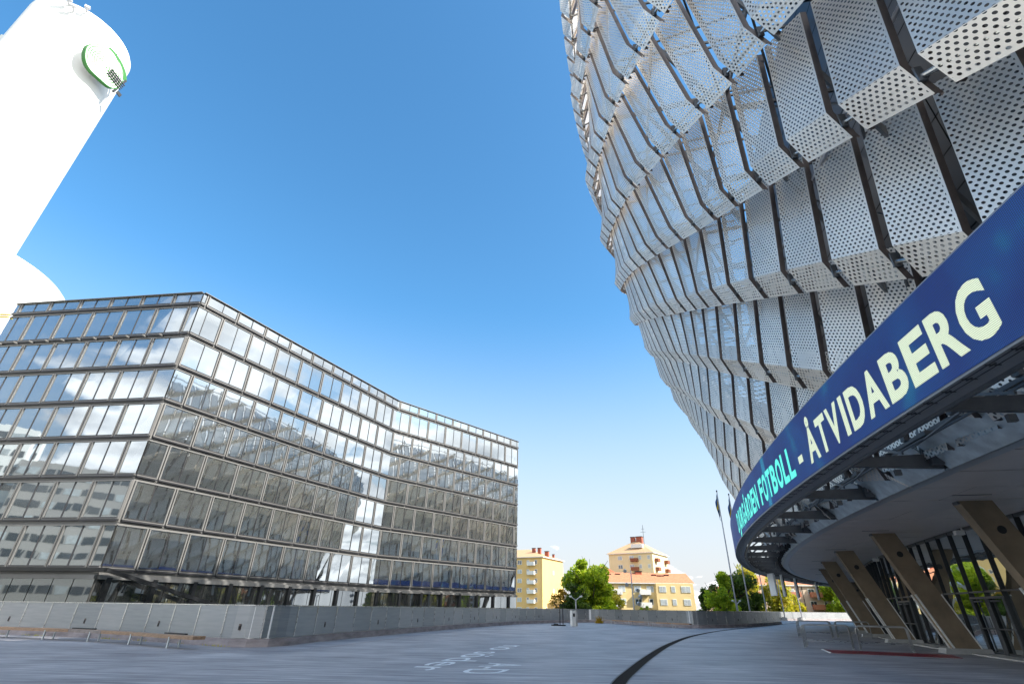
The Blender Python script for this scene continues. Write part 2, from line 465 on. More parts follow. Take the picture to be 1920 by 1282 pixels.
# led screen: pixel grid with slow blue clouds
def led_mat():
    m = bpy.data.materials.new('led blue picture'); m.use_nodes = True
    t = m.node_tree; b = t.nodes['Principled BSDF']
    uv = N(t, 'ShaderNodeUVMap'); sp = N(t, 'ShaderNodeSeparateXYZ'); L(t, uv.outputs[0], sp.inputs[0])
    def pix():
        a = mth(t, 'ABSOLUTE', mth(t, 'SUBTRACT', mth(t, 'FRACT', mth(t, 'MULTIPLY', sp.outputs[0], 1/0.032)), 0.5))
        c = mth(t, 'ABSOLUTE', mth(t, 'SUBTRACT', mth(t, 'FRACT', mth(t, 'MULTIPLY', sp.outputs[1], 1/0.032)), 0.5))
        return mth(t, 'LESS_THAN', mth(t, 'MAXIMUM', a, c), 0.33)
    n = N(t, 'ShaderNodeTexNoise'); n.inputs['Scale'].default_value = 0.55; n.inputs['Detail'].default_value = 3
    L(t, uv.outputs[0], n.inputs['Vector'])
    c = ramp(t, n.outputs[0], [(0.4, (0.001, 0.022, 0.17)), (0.6, (0.001, 0.045, 0.22)), (0.78, (0.002, 0.19, 0.34))])
    # cyan bar sweeping over the last letters of the second word
    u = sp.outputs[0]
    barm = mth(t, 'MULTIPLY', mth(t, 'GREATER_THAN', u, 26.45), mth(t, 'LESS_THAN', u, 27.0))
    c = mixc(t, barm, c, (0.01, 0.22, 0.42, 1))
    L(t, c, b.inputs['Emission Color'])
    L(t, mth(t, 'MULTIPLY', pix(), 0.62), b.inputs['Emission Strength'])
    b.inputs['Base Color'].default_value = (0.012, 0.012, 0.016, 1)
    b.inputs['Roughness'].default_value = 0.6
    return m
M_led = led_mat()
def ledletter(name, c, e):
    m = bpy.data.materials.new(name); m.use_nodes = True
    t = m.node_tree; b = t.nodes['Principled BSDF']
    g = N(t, 'ShaderNodeNewGeometry'); sp = N(t, 'ShaderNodeSeparateXYZ'); L(t, g.outputs['Position'], sp.inputs[0])
    a = mth(t, 'ABSOLUTE', mth(t, 'SUBTRACT', mth(t, 'FRACT', mth(t, 'MULTIPLY', sp.outputs[2], 1/0.032)), 0.5))
    b.inputs['Base Color'].default_value = (0.02, 0.02, 0.02, 1)
    b.inputs['Emission Color'].default_value = (*c, 1)
    L(t, mth(t, 'ADD', mth(t, 'MULTIPLY', mth(t, 'LESS_THAN', a, 0.33), e), 0.1), b.inputs['Emission Strength'])
    return m
M_let1 = ledletter('led turquoise letters', (0.08, 0.75, 0.62), 0.52)
M_let2 = ledletter('led white letters', (0.60, 0.70, 0.52), 0.42)

# ------------------------------------------------------------------ ground and plaza
b = MB()
b.quad((-2500, -2500, -6), (2500, -2500, -6), (2500, 2500, -6), (-2500, 2500, -6))
struct(b.build('ground', M_ground))

CX, CY = 141.51, -10.84
def AP(r, th, z):
    a = rad(th)
    return (CX - r*cos(a), CY + r*sin(a), z)

WALL = [(-60, 38), (-44, 35.8), (-34.5, 33.4), (-28.4, 31.8), (-22.5, 29.9), (-18.5, 28.2), (-15.8, 26.8), (-13.6, 25.6), (-12.0, 24.9),
        (-10.9, 25.1), (-10.35, 26.4), (-9.95, 29.5), (-8.75, 34.6), (-6.9, 41.8), (-4.4, 50.5), (-1.9, 58.2), (0.3, 64.3), (3.0, 69.0),
        (5.9, 73.2), (8.6, 76.3), (10.4, 77.4), (11.9, 76.2), (13.4, 72.0), (15.6, 65.5), (17.0, 61.3), (17.9, 59.3), (19.0, 58.9), (21.2, 60.4),
        (26.4, 65.4), (33.0, 74.0), (39.5, 84.2)]
FAR = [AP(155, t, 0)[:2] for t in np.arange(47, 92, 1.0)]
outline = [(-60, -60), (60, -60), (141, -60)] + [AP(120, 80, 0)[:2]] + [p for p in FAR[::-1]] + [(41.5, 88), WALL[-1]] + [WALL[k] for k in range(len(WALL)-2, -1, -1)]
bm = bmesh.new()
vs_ = [bm.verts.new((x, y, 0)) for x, y in outline]
es_ = [bm.edges.new((vs_[k], vs_[(k+1) % len(vs_)])) for k in range(len(vs_))]
bmesh.ops.triangle_fill(bm, edges=es_, use_beauty=True)
bot = [bm.verts.new((x, y, -6)) for x, y in outline]
for k in range(len(vs_)):
    j = (k+1) % len(vs_)
    bm.faces.new((vs_[k], vs_[j], bot[j], bot[k]))
for f in bm.faces:
    if abs(f.normal.z) > .5 and f.normal.z < 0: f.normal_flip()
me = bpy.data.meshes.new('plaza'); bm.to_mesh(me); bm.free(); me.materials.append(M_plaza)
o = bpy.data.objects.new('plaza', me); COL.objects.link(o); struct(o)

# drain channel: dark slotted strip curving over the plaza
DR = [(0.85, 6), (1.4, 10.0), (2.55, 14.65), (3.6, 17.98), (5.3, 22.94), (7.95, 30.1), (11.4, 38.3), (14.5, 44.57), (18.7, 52.1), (25.9, 63.3), (34.5, 76.0), (47, 94)]
def resample(P, n):
    P = [Vector((p[0], p[1])) for p in P]; out = []
    def cr(p0, p1, p2, p3, t):
        return 0.5*((2*p1)+(-p0+p2)*t+(2*p0-5*p1+4*p2-p3)*t*t+(-p0+3*p1-3*p2+p3)*t**3)
    m = len(P)
    for k in range(m-1):
        for j in range(n):
            out.append(cr(P[max(k-1, 0)], P[k], P[k+1], P[min(k+2, m-1)], j/n))
    out.append(P[-1]); return out
def strip(P, w, z, mi, b):
    acc = 0
    for k in range(len(P)-1):
        a, c = P[k], P[k+1]
        d0 = (P[k+1]-P[max(k-1, 0)]).normalized(); d1 = (P[min(k+2, len(P)-1)]-P[k]).normalized()
        n0 = Vector((-d0.y, d0.x))*w/2; n1 = Vector((-d1.y, d1.x))*w/2
        l = (c-a).length
        b.quad((*(a-n0), z), (*(c-n1), z), (*(c+n1), z), (*(a+n0), z), mi, [(acc, 0), (acc+l, 0), (acc+l, 1), (acc, 1)])
        acc += l
DP = resample(DR, 12)
def slot_mat():
    m = mat('drain grating', (0.06, 0.05, 0.045), 0.95, 0.0, spec=0.05)
    t = m.node_tree; b_ = t.nodes['Principled BSDF']
    uv = N(t, 'ShaderNodeUVMap'); sp = N(t, 'ShaderNodeSeparateXYZ'); L(t, uv.outputs[0], sp.inputs[0])
    s = mth(t, 'LESS_THAN', mth(t, 'FRACT', mth(t, 'MULTIPLY', sp.outputs[0], 12.0)), 0.45)
    L(t, mixc(t, s, (0.05, 0.042, 0.038, 1), (0.006, 0.006, 0.006, 1)), b_.inputs['Base Color'])
    return m
b = MB(); strip(DP, 0.34, 0.004, 0, b)
struct(b.build('drain_channel', [slot_mat()]))
b = MB()
for off in (-0.19, 0.19):
    Q = []
    for k, p in enumerate(DP):
        d = (DP[min(k+1, len(DP)-1)]-DP[max(k-1, 0)]).normalized()
        Q.append(p+Vector((-d.y, d.x))*off)
    strip(Q, 0.03, 0.010, 0, b)
struct(b.build('drain_edge', [M_dark]))
# expansion joints in the left half
b = MB()
strip(resample([(-24, 15.0), (-17.8, 18.3), (-12, 21.4), (-8.6, 24.5), (-7.4, 30), (-5.4, 40), (-2, 52), (3, 65)], 10), 0.06, 0.004, 0, b)
strip(resample([(-26, 24.5), (-20, 24.2), (-15, 22.6), (-11.2, 22.4)], 8), 0.04, 0.004, 0, b)
struct(b.build('paving_joint', [mat('rusty joint', (0.20, 0.13, 0.11), 0.7)]))

# ------------------------------------------------------------------ parapet walls
WH = 1.60
def arclen(P):
    s = [0]
    for k in range(len(P)-1): s.append(s[-1]+(P[k+1]-P[k]).length)
    return s
def at(P, S, s):
    s = max(0, min(S[-1]-1e-6, s))
    k = int(np.searchsorted(S, s, side='right'))-1
    k = min(k, len(P)-2)
    t = (s-S[k])/(S[k+1]-S[k])
    return P[k].lerp(P[k+1], t)
def wall(P, label, step, name='parapet_wall', lamps=3, inner=-1):
    # inner: side of the plaza (sign along left normal)
    P = resample(P, 6); S = arclen(P)
    root = thing(name, label, 'wall', (*P[0], 0))
    o0 = Vector((P[0].x, P[0].y, 0))
    def pt(s, off, z):
        p = at(P, S, s); q0 = at(P, S, s-0.15); q1 = at(P, S, s+0.15)
        d = (q1-q0).normalized(); n = Vector((-d.y, d.x))*inner
        return Vector((p.x+n.x*off, p.y+n.y*off, z))-o0
    n = int(S[-1]/0.8); kb = MB(); cp = MB(); bk = MB()
    for k in range(n):
        a, c = S[-1]*k/n, S[-1]*(k+1)/n
        kb.hexa([pt(a, 0.10, 0), pt(c, 0.10, 0), pt(c, -0.22, 0), pt(a, -0.22, 0), pt(a, 0.10, 0.30), pt(c, 0.10, 0.30), pt(c, -0.22, 0.30), pt(a, -0.22, 0.30)])
        cp.hexa([pt(a, 0.035, WH-0.035), pt(c, 0.035, WH-0.035), pt(c, -0.24, WH-0.035), pt(a, -0.24, WH-0.035), pt(a, 0.035, WH), pt(c, 0.035, WH), pt(c, -0.24, WH), pt(a, -0.24, WH)])
        bk.hexa([pt(a, -0.03, .305), pt(c, -0.03, .305), pt(c, -0.2, .305), pt(a, -0.2, .305), pt(a, -0.03, WH-.04), pt(c, -0.03, WH-.04), pt(c, -0.2, WH-.04), pt(a, -0.2, WH-.04)])
    kb.build('kerb', M_kerb, root); cp.build('coping', M_steel, root); bk.build('wall_core', M_white, root)
    m = int(S[-1]/step)
    for k in range(m):
        a = S[-1]*k/m+0.02; c = S[-1]*(k+1)/m-0.02
        q = MB(); sub = 3 
        for j in range(sub):
            aa = a+(c-a)*j/sub; cc = a+(c-a)*(j+1)/sub
            q.hexa([pt(aa, 0.0, .33), pt(cc, 0.0, .33), pt(cc, -0.028, .33), pt(aa, -0.028, .33),
                    pt(aa, 0.0, WH-.045), pt(cc, 0.0, WH-.045), pt(cc, -0.028, WH-.045), pt(aa, -0.028, WH-.045)])
        p = q.build('panel', M_wallp, root)
        # joint cover strip
        q = MB(); e = S[-1]*k/m
        q.hexa([pt(e-.035, .015, .33), pt(e+.035, .015, .33), pt(e+.035, -.02, .33), pt(e-.035, -.02, .33),
                pt(e-.035, .015, WH-.045), pt(e+.035, .015, WH-.045), pt(e+.035, -.02, WH-.045), pt(e-.035, -.02, WH-.045)])
        q.build('cover_strip', M_steel, root)
        if k % lamps == 1:
            q = MB(); e = (a+c)/2
            q.hexa([pt(e-.05, .02, .62), pt(e+.05, .02, .62), pt(e+.05, -.01, .62), pt(e-.05, -.01, .62),
                    pt(e-.05, .02, .86), pt(e+.05, .02, .86), pt(e+.05, -.01, .86), pt(e-.05, -.01, .86)], 0)
            q.hexa([pt(e-.03, .03, .65), pt(e+.03, .03, .65), pt(e+.03, .005, .65), pt(e-.03, .005, .65),
                    pt(e-.03, .03, .78), pt(e+.03, .03, .78), pt(e+.03, .005, .78), pt(e-.03, .005, .78)], 1)
            q.build('wall_light', [M_flange, M_black], root)
    return root
wall(WALL, 'long curving metal panelled parapet running from the left edge past the kiosk', 1.95)
wall([p for p in FAR[2:]], 'distant low parapet with blue grey panels behind the row of barriers', 2.6, lamps=9)

# ------------------------------------------------------------------ arena
ZN = np.array([5., 8, 12, 17, 23, 30, 38, 48, 60, 90])
RN = np.array([132.03, 133.56, 135.12, 136.5, 139.3, 141.58, 141.79, 141.44, 140.75, 140.])
def RS(z): return float(np.interp(z, ZN, RN))
HS = 5.27
TOP = 38.0
arena = thing('stadium', 'huge curved stadium clad in overlapping perforated metal panels above a blue led band', 'stadium', (CX, CY, 0))
OFS = Vector((CX, CY, 0))
def A(r, th, z):
    a = rad(th)
    return Vector((-r*cos(a), r*sin(a), z))
TH0, DTH, WTH = 8.07, 0.79, 0.635
SL = 1.335
def ztip(th, j): return 8.85 + SL*(th-11.93) + 4.0*j
def panel_geo(b, k, j):
    th = TH0+DTH*k; th2 = th+WTH
    def prof(t):
        zt = ztip(t, j); rt = RS(zt)-0.12
        g_ = min(1, max(0, (zt-11)/9))
        rtop = (rt+0.34-0.50)*(1-g_)+(RS(zt+5.3)-0.12-0.58)*g_
        return (zt, rt), (zt+0.95, rt+0.34+0.16*g_), (zt+5.3, rtop)
    (za, ra), (zb, rb), (zc, rc) = prof(th)
    (zd, rd), (ze, re), (zf, rf) = prof(th2)
    if zc < 6.2 or za > TOP: return False
    def clampbot(z, r, z2, r2, zm):
        if z >= zm: return z, r
        t = (zm-z)/(z2-z); return zm, r+(r2-r)*t
    ZB = HS+0.25
    w = RS(zb)*rad(WTH); 
    wl = hypot(w, SL*WTH)
    def cl(z): return min(z, TOP)
    kick = True
    if max(zb, ze) < ZB: kick = False
    def q(zl0, rl0, zl1, rl1, zr0, rr0, zr1, rr1, v0):
        # left=th side, right=th2 side
        if max(zl1, zr1) <= ZB or min(zl0, zr0) >= TOP: return
        L0 = clampbot(zl0, rl0, zl1, rl1, ZB) if zl1 > ZB else (zl1, rl1)
        Rr0 = clampbot(zr0, rr0, zr1, rr1, ZB) if zr1 > ZB else (zr1, rr1)
        L1 = (cl(zl1), rl1); Rr1 = (cl(zr1), rr1)
        vl0 = v0+(L0[0]-zl0); vr0 = v0+(Rr0[0]-zr0); vl1 = v0+(L1[0]-zl0); vr1 = v0+(Rr1[0]-zr0)
        sk = SL*WTH
        b.quad(A(L0[1], th, L0[0]), A(Rr0[1], th2, Rr0[0]), A(Rr1[1], th2, Rr1[0]), A(L1[1], th, L1[0]), 0,
               [(0.037, vl0), (0.037+w, vr0), (0.037+w, vr1), (0.037, vl1)])
        D = 0.17
        for t_, lo, hi in ((th, L0, L1), (th2, Rr0, Rr1)):
            b.quad(A(lo[1], t_, lo[0]), A(lo[1]-D, t_, lo[0]), A(hi[1]-D, t_, hi[0]), A(hi[1], t_, hi[0]), 1)
            dt = 0.012 if t_ == th else -0.012
            b.quad(A(lo[1]-D, t_, lo[0]), A(lo[1]-D, t_+dt*2.5, lo[0]), A(hi[1]-D, t_+dt*2.5, hi[0]), A(hi[1]-D, t_, hi[0]), 1)
    q(za, ra, zb, rb, zd, rd, ze, re, 0.0)
    q(zb, rb, zc, rc, ze, re, zf, rf, 0.95)
    return True
def tube_geo(b, k, j):
    th = TH0+DTH*k
    t0, t1 = th-(DTH-WTH)-0.02, th+WTH+0.02
    z0, z1 = ztip(t0, j)+0.52, ztip(t1, j)+0.52
    if z0 < HS+0.5 or z1 > TOP: return False
    r0, r1 = RS(z0)-0.12-0.10, RS(z1)-0.12-0.10
    b.tube([A(r0, t0, z0), A(r1, t1, z1)], 0.055, 8, 0)
    # clamp plate on the return
    c = A(RS(ztip(th, j)+.55)-0.22, th-0.02, ztip(th, j)+0.55)
    b.box(c, (0.16, 0.05, 0.42), -rad(th), 1)
    # stub bracket back to the frame
    b.beam(A(r0-0.05, th-0.03, ztip(th, j)+.55), A(r0-0.5, th-0.03, ztip(th, j)+.75), 0.06, 0.09, 1)
    return True
rest = MB(); resttube = MB(); npan = 0
for k in range(-60, 92):
    th = TH0+DTH*k
    if th > 61.5: break
    for j in range(-18, 30):
        z0 = ztip(th, j)
        if z0 > TOP-0.3 or z0+5.15 < 6.2: continue
        zm = z0+2.5
        vis = (-2 <= k <= 22) and npan < 292 and not (k > 8 and zm > 34)
        if vis:
            q = MB()
            if panel_geo(q, k, j) and q.f:
                o = q.build('facade_panel', [M_perf, M_flange], arena); npan += 1
                tb = MB()
                if tube_geo(tb, k, j): tb.build('bracket_tube', [M_steel, M_beam], o)
        else:
            panel_geo(rest, k, j)
            if -8 < k < 50: tube_geo(resttube, k, j)
o = rest.build('panel_field', [M_perf, M_flange], arena); o['kind'] = 'stuff'
o = resttube.build('tube_field', [M_steel, M_beam], arena); o['kind'] = 'stuff'

# supporting frame behind the screen: ring tubes, posts and diagonals
b = MB()
TS = np.arange(-20, 62, 1.58)
for z in (9, 14, 19, 24, 29, 34, 39):
    for t in TS[:-1]:
        b.tube([A(RS(z)-1.75, t, z), A(RS(z)-1.75, t+1.58, z)], 0.07, 6, 0, cap=False)
o = b.build('ring_tube', M_pole, arena); o['kind'] = 'stuff'
b = MB()
for i, t in enumerate(TS):
    zs = [5.6, 9, 14, 19, 24, 29, 34, 39.6]
    for a_, c_ in zip(zs[:-1], zs[1:]):
        b.beam(A(RS(a_)-1.8, t, a_), A(RS(c_)-1.8, t, c_), 0.10, 0.16, 0)
        if i % 3 == 0:
            b.tube([A(RS(a_)-1.85, t, a_), A(RS(c_)-1.85, t+1.58, c_)], 0.045, 5, 0, cap=False)
            b.tube([A(RS(c_)-1.85, t, c_), A(RS(a_)-1.85, t+1.58, a_)], 0.045, 5, 0, cap=False)
    for z in (9, 19, 29, 34):
        b.beam(A(RS(z)-1.9, t, z), A(129.9, t, z+0.4), 0.09, 0.16, 0)
b.build('steel_frame', M_beam, arena)
# black boarded inner wall, with a roof added behind it
b = MB(); bb = MB()
tt = np.arange(-20, 60.5, 1.185)
for i, t in enumerate(tt):
    for z in np.arange(HS+0.1, 31, 1.35):
        g = 0.012
        b.quad(A(129.6, t+g, z+0.03), A(129.6, t+1.185-g, z+0.03), A(129.6, t+1.185-g, z+1.32), A(129.6, t+g, z+1.32), 0)
    bb.quad(A(129.45, t, HS), A(129.45, t+1.185, HS), A(129.45, t+1.185, 31.4), A(129.45, t, 31.4), 0)
    bb.quad(A(129.45, t, 31.4), A(129.45, t+1.185, 31.4), A(60, t+1.185, 33.5), A(60, t, 33.5), 0)  # unseen flat roof, added to shade the plaza
o = b.build('cladding_boards', M_black, arena); o['kind'] = 'stuff'
for t in (-20.0, 62.0):  # added end walls, the far one placed so sun reaches the trees
    bb.quad(A(60, t, 0), A(133.5, t, 5.3), A(140.5, t, 33.0), A(60, t, 33.5), 0)
bb.build('inner_wall_roof', mat('joint black', (0.004, 0.004, 0.005), 0.8), arena)

# led ribbon
LR = 135.05; LZ0, LZ1 = 5.32, 7.22
b = MB(); th_s = 2.0; th_e = 76.0
steps = np.arange(th_s, th_e, 0.5)
for t in steps:
    u0, u1 = (t-th_s)*rad(1)*LR, (t+.5-th_s)*rad(1)*LR
    b.quad(A(LR, t+.5, LZ0), A(LR, t, LZ0), A(LR, t, LZ1), A(LR, t+.5, LZ1), 0, [(u1, 0), (u0, 0), (u0, 1.9), (u1, 1.9)])
led = b.build('led_screen', M_led, arena)
b = MB()
for t in steps:
    t2 = t+.5
    # back box, underside and top trim
    for (r0, r1, z0, z1) in ((LR-0.34, LR-0.012, LZ0-0.05, LZ0-0.003), (LR-0.34, LR-0.012, LZ1+0.003, LZ1+0.04), (LR-0.34, LR-0.30, LZ0, LZ1), (LR-0.62, LR-0.40, LZ0-0.02, LZ0+0.10)):
        b.hexa([A(r0, t, z0), A(r1, t, z0), A(r1, t2, z0), A(r0, t2, z0), A(r0, t, z1), A(r1, t, z1), A(r1, t2, z1), A(r0, t2, z1)])
b.build('screen_housing', M_ledframe, arena)
b = MB()
for t in np.arange(th_s, 50, 0.25):
    b.beam(A(LR-0.30, t, LZ0-0.058), A(LR-0.05, t, LZ0-0.058), 0.02, 0.012, 0)
    b.beam(A(LR-0.17, t-0.03, LZ0-0.056), A(LR-0.17, t+0.03, LZ0-0.056), 0.03, 0.012, 0)
for rr in (LR-0.10, LR-0.25):
    for t in steps:
        b.beam(A(rr, t, LZ0-0.054), A(rr, t+.5, LZ0-0.054), 0.012, 0.010, 0)
b.build('housing_joints', M_black, arena)
b = MB()
for t in steps:
    b.tube([A(LR-0.75, t, LZ0+0.02), A(LR-0.75, t+.5, LZ0+0.02)], 0.07, 6, 0, cap=False)
    b.tube([A(LR-0.55, t, LZ0+0.9), A(LR-0.55, t+.5, LZ0+0.9)], 0.05, 6, 0, cap=False)
o = b.build('service_pipe', M_beam, arena); o['kind'] = 'stuff'

# letters on the led band (bent text), reading from high angle to low
def text_mesh(s, size=1.0, off=0.0):
    cu = bpy.data.curves.new('t', 'FONT'); cu.body = s; cu.size = size; cu.resolution_u = 4; cu.offset = off
    o = bpy.data.objects.new('t', cu); COL.objects.link(o)
    dg = bpy.context.evaluated_depsgraph_get(); dg.update()
    me = bpy.data.meshes.new_from_object(o.evaluated_get(dg))
    bpy.data.objects.remove(o)
    return me
def led_text(s, th_a, th_b, z0, h, m):
    wt = [{'I': .52, ' ': .6, 'J': .8, '-': 1.0, 'L': .88, 'F': .9, 'T': .94, 'G': .98, 'Å': 1.1, 'A': 1.1}.get(c, 1.0) for c in s]
    unit = (th_a-th_b)/sum(wt); cur = th_a
    for i, ch in enumerate(s):
        cur0 = cur; cur = cur-unit*wt[i]
        if ch == ' ': continue
        me = text_mesh(ch, off=0.035)
        co = np.array([v.co[:] for v in me.vertices])
        x0, x1 = co[:, 0].min(), co[:, 0].max()
        wd = {'I': 0.26, '-': 0.42}.get(ch, wt[i]-.12)*unit
        ref = 0.73
        t0 = (cur0+cur)/2+wd/2+(0.10*unit if ch == 'G' and th_a < 11.1 else 0)
        bm = bmesh.new(); bm.from_mesh(me)
        for v in bm.verts:
            u = (v.co.x-x0)/max(1e-6, (x1-x0))
            t = t0-wd*u
            zz = z0+h*v.co.y/ref
            p = A(LR+0.006, t, zz); v.co = p
        bm.to_mesh(me); bm.free()
        me.materials.clear(); me.materials.append(m)
        o = inst('letter', me, led)
led_text('DJURGÅRDEN FOTBOLL', 17.75, 11.62, 5.63, 1.0, M_let1)
led_text('-', 11.55, 11.12, 5.63, 1.0, M_let2)
led_text('ÅTVIDABERG', 11.02, 7.38, 5.63, 1.0, M_let2)

# beams from the soffit edge out to the led band
bm_ = MB()
beam_mesh = []
for i, t in enumerate(np.arange(6.85, 70, 2.03)):
    q = MB()
    for s_ in (0,):
        # tapered plate girder
        a0, a1 = A(131.7, t, 5.28), A(LR-0.62, t, 5.42)
        n_ = Vector((sin(rad(t)), cos(rad(t)), 0))*0.07
        q.hexa([a0-n_, a1-n_, a1+n_, a0+n_, a0-n_+Vector((0, 0, .42)), a1-n_+Vector((0, 0, .22)), a1+n_+Vector((0, 0, .22)), a0+n_+Vector((0, 0, .42))])
    q.beam(A(131.8, t, 7.3), A(132.05, t, 5.5), 0.14, 0.2)
    q.beam(A(LR-0.5, t, 5.55), A(132.1, t, 7.2), 0.08, 0.1)
    q.beam(A(LR-0.5, t, 5.5), A(LR-0.5, t, 7.2), 0.1, 0.1)
    q.beam(A(132.6, t, 5.75), A(132.4, t+1.0, 6.6), 0.05, 0.07)
    q.tube([A(133.4, t, 5.62), A(132.3, t+2.03, 5.9)], 0.03, 5)
    q.box(A(132.9, t, 5.20), (0.16, 0.10, 0.16), -rad(t))
    q.box(A(131.9, t, 5.52), (0.3, 0.5, 0.34), -rad(t))
    q.build('truss_beam', M_beam, arena)
# galvanised fascia plates between the beams, leaning outwards
for t in np.arange(6.85, 70, 2.03):
    q = MB()
    g = 0.05
    q.hexa([A(131.55, t+g, 5.24), A(131.60, t+g, 5.24), A(131.60, t+2.03-g, 5.24), A(131.55, t+2.03-g, 5.24),
            A(132.25, t+g, 6.02), A(132.30, t+g, 6.02), A(132.30, t+2.03-g, 6.02), A(132.25, t+2.03-g, 6.02)])
    q.build('fascia_plate', M_galv, arena)
# rail along the fascia with small brackets
b = MB()
for t in np.arange(4, 76, 1.0):
    b.beam(A(132.35, t, 6.05), A(132.35, t+1.0, 6.05), 0.12, 0.10)
    b.beam(A(132.55, t, 5.85), A(132.55, t+1.0, 5.85), 0.05, 0.05)
    b.box(A(132.5, t+.4, 5.95), (0.22, 0.35, 0.12), -rad(t+.4))
    b.box(A(132.62, t+.75, 6.1), (0.12, 0.2, 0.2), -rad(t+.75))
b.build('fascia_rail', M_beam, arena)

# soffit panels
for i, t in enumerate(np.arange(6.0, 74, 1.015)):
    for (r0, r1) in ((125.35, 128.2), (128.23, 131.15)):
        q = MB(); g = 0.018; dz = rng.uniform(-.006, .006)
        q.hexa([A(r0, t+g, HS+dz), A(r1, t+g, HS+dz), A(r1, t+1.015-g, HS+dz), A(r0, t+1.015-g, HS+dz),
                A(r0, t+g, HS+.05+dz), A(r1, t+g, HS+.05+dz), A(r1, t+1.015-g, HS+.05+dz), A(r0, t+1.015-g, HS+.05+dz)])
        q.build('soffit_panel', M_soffit, arena)
b = MB(); c = MB()
for t in np.arange(-8, 76, 1.0):
    b.hexa([A(131.18, t, HS-.03), A(131.58, t, HS-.03), A(131.58, t+1, HS-.03), A(131.18, t+1, HS-.03),
            A(131.18, t, HS+.03), A(131.58, t, HS+.03), A(131.58, t+1, HS+.03), A(131.18, t+1, HS+.03)])
    c.quad(A(118, t, HS+.08), A(118, t+1, HS+.08), A(131.6, t+1, HS+.08), A(131.6, t, HS+.08))
    c.quad(A(118, t, HS+.5), A(118, t+1, HS+.5), A(129.4, t+1, HS+.5), A(129.4, t, HS+.5))
    if t < 6: b.quad(A(125.3, t, HS), A(125.3, t+1, HS), A(131.2, t+1, HS), A(131.2, t, HS))
b.build('soffit_edge', M_lip, arena)
c.build('soffit_deck', M_black, arena)
# dark louvre ring under the far side edge
b = MB()
for t in np.arange(20, 74, 0.5):
    b.beam(A(131.9, t, 5.25), A(131.75, t, 5.95), 0.05, 0.25)
b.build('louvre_fins', M_black, arena)
# thin black slots across the soffit
b = MB()
for t in np.arange(12.4, 60, 4.06):
    b.box(A(128.9, t+.3, HS-0.012), (1.2, 0.035, 0.014), -rad(t), 0)
b.build('soffit_slot', M_black, arena)

# raking concrete columns
def column(t):
    q = MB()
    n_ = Vector((sin(rad(t)), cos(rad(t)), 0))*0.24
    base_r, top_r, dd = 125.75, 127.15, 1.05
    z0, z1 = 0.22, HS
    lo, li = A(base_r+dd, t, z0), A(base_r, t, z0)
    uo, ui = A(top_r+dd+.55, t, z1), A(top_r+.55, t, z1)
    q.hexa([li-n_, lo-n_, lo+n_, li+n_, ui-n_, uo-n_, uo+n_, ui+n_])
    o = q.build('column', M_conc, arena)
    q = MB()
    q.hexa([A(base_r-.35, t, 0)-n_*1.9, A(base_r+dd+.5, t, 0)-n_*1.9, A(base_r+dd+.5, t, 0)+n_*1.9, A(base_r-.35, t, 0)+n_*1.9,
            A(base_r-.3, t, .22)-n_*1.7, A(base_r+dd+.4, t, .22)-n_*1.7, A(base_r+dd+.4, t, .22)+n_*1.7, A(base_r-.3, t, .22)+n_*1.7])
    q.build('plinth', M_conc2, o)
    q = MB()  # white edge guards up to head height on the outer face
    for s in (-1, 1):
        e = n_*(1.06*s)
        f0 = lo.lerp(uo, 0.0); f1 = lo.lerp(uo, 0.44)
        w = Vector((-cos(rad(t)), sin(rad(t)), 0))*0.03
        q.beam(f0+e+w, f1+e+w, 0.07, 0.07)
    f0 = li.lerp(ui, 0.0); f1 = li.lerp(ui, 0.44)
    q.beam(f0-n_*1.05, f1-n_*1.05, 0.05, 0.05)
    q.build('edge_guard', M_wht, o)
    q = MB()  # round blanked fixing hole
    c0 = li.lerp(lo, .45).lerp(ui.lerp(uo, .45), .80)-n_
    q.tube([c0, c0-n_*0.06], 0.14, 14)
    q.build('fixing_cap', M_black, o)
    q = MB()  # steel shoe at the head
    c1 = uo+Vector((0, 0, -.05))
    q.box(c1-n_*0.3+Vector((0.03, 0, 0)), (0.16, 0.3, 0.12), -rad(t))
    q.build('head_shoe', M_beam, o)
for i in range(14):
    column(5.22+4.05*i)

# curved entrance glazing
GR = 125.2
pitch = 0.675
gt = list(np.arange(3.3, 58, pitch))
b = MB()
for t in gt:
    b.beam(A(GR+.04, t, 0.12), A(GR+.04, t, HS), 0.035, 0.12, up=tuple(A(1, t, 0)))
b.build('mullions', M_dark, arena)
b = MB()
for t in gt[:-1]:
    for z, h in ((0.06, .12), (2.55, .07), (HS-.06, .12)):
        b.beam(A(GR+.03, t, z), A(GR+.03, t+pitch, z), 0.10, h)
o = b.build('transom', M_beam, arena); o['kind'] = 'stuff'
for t in gt[:-1]:
    for z0, z1 in ((.12, 2.52), (2.58, HS-.12)):
        q = MB(); tlt = rng.uniform(-.02, .02)
        q.quad(A(GR+tlt*.5, t+.02, z0), A(GR-tlt*.5, t+pitch-.02, z0), A(GR-tlt*.5, t+pitch-.02, z1), A(GR+tlt*.5, t+.02, z1))
        q.build('glass_pane', M_entry, arena)
b = MB()
for t in gt[:-1]:
    b.quad(A(119, t, 0), A(119, t+pitch, 0), A(119, t+pitch, HS), A(119, t, HS))
b.build('interior_wall', M_inter, arena)
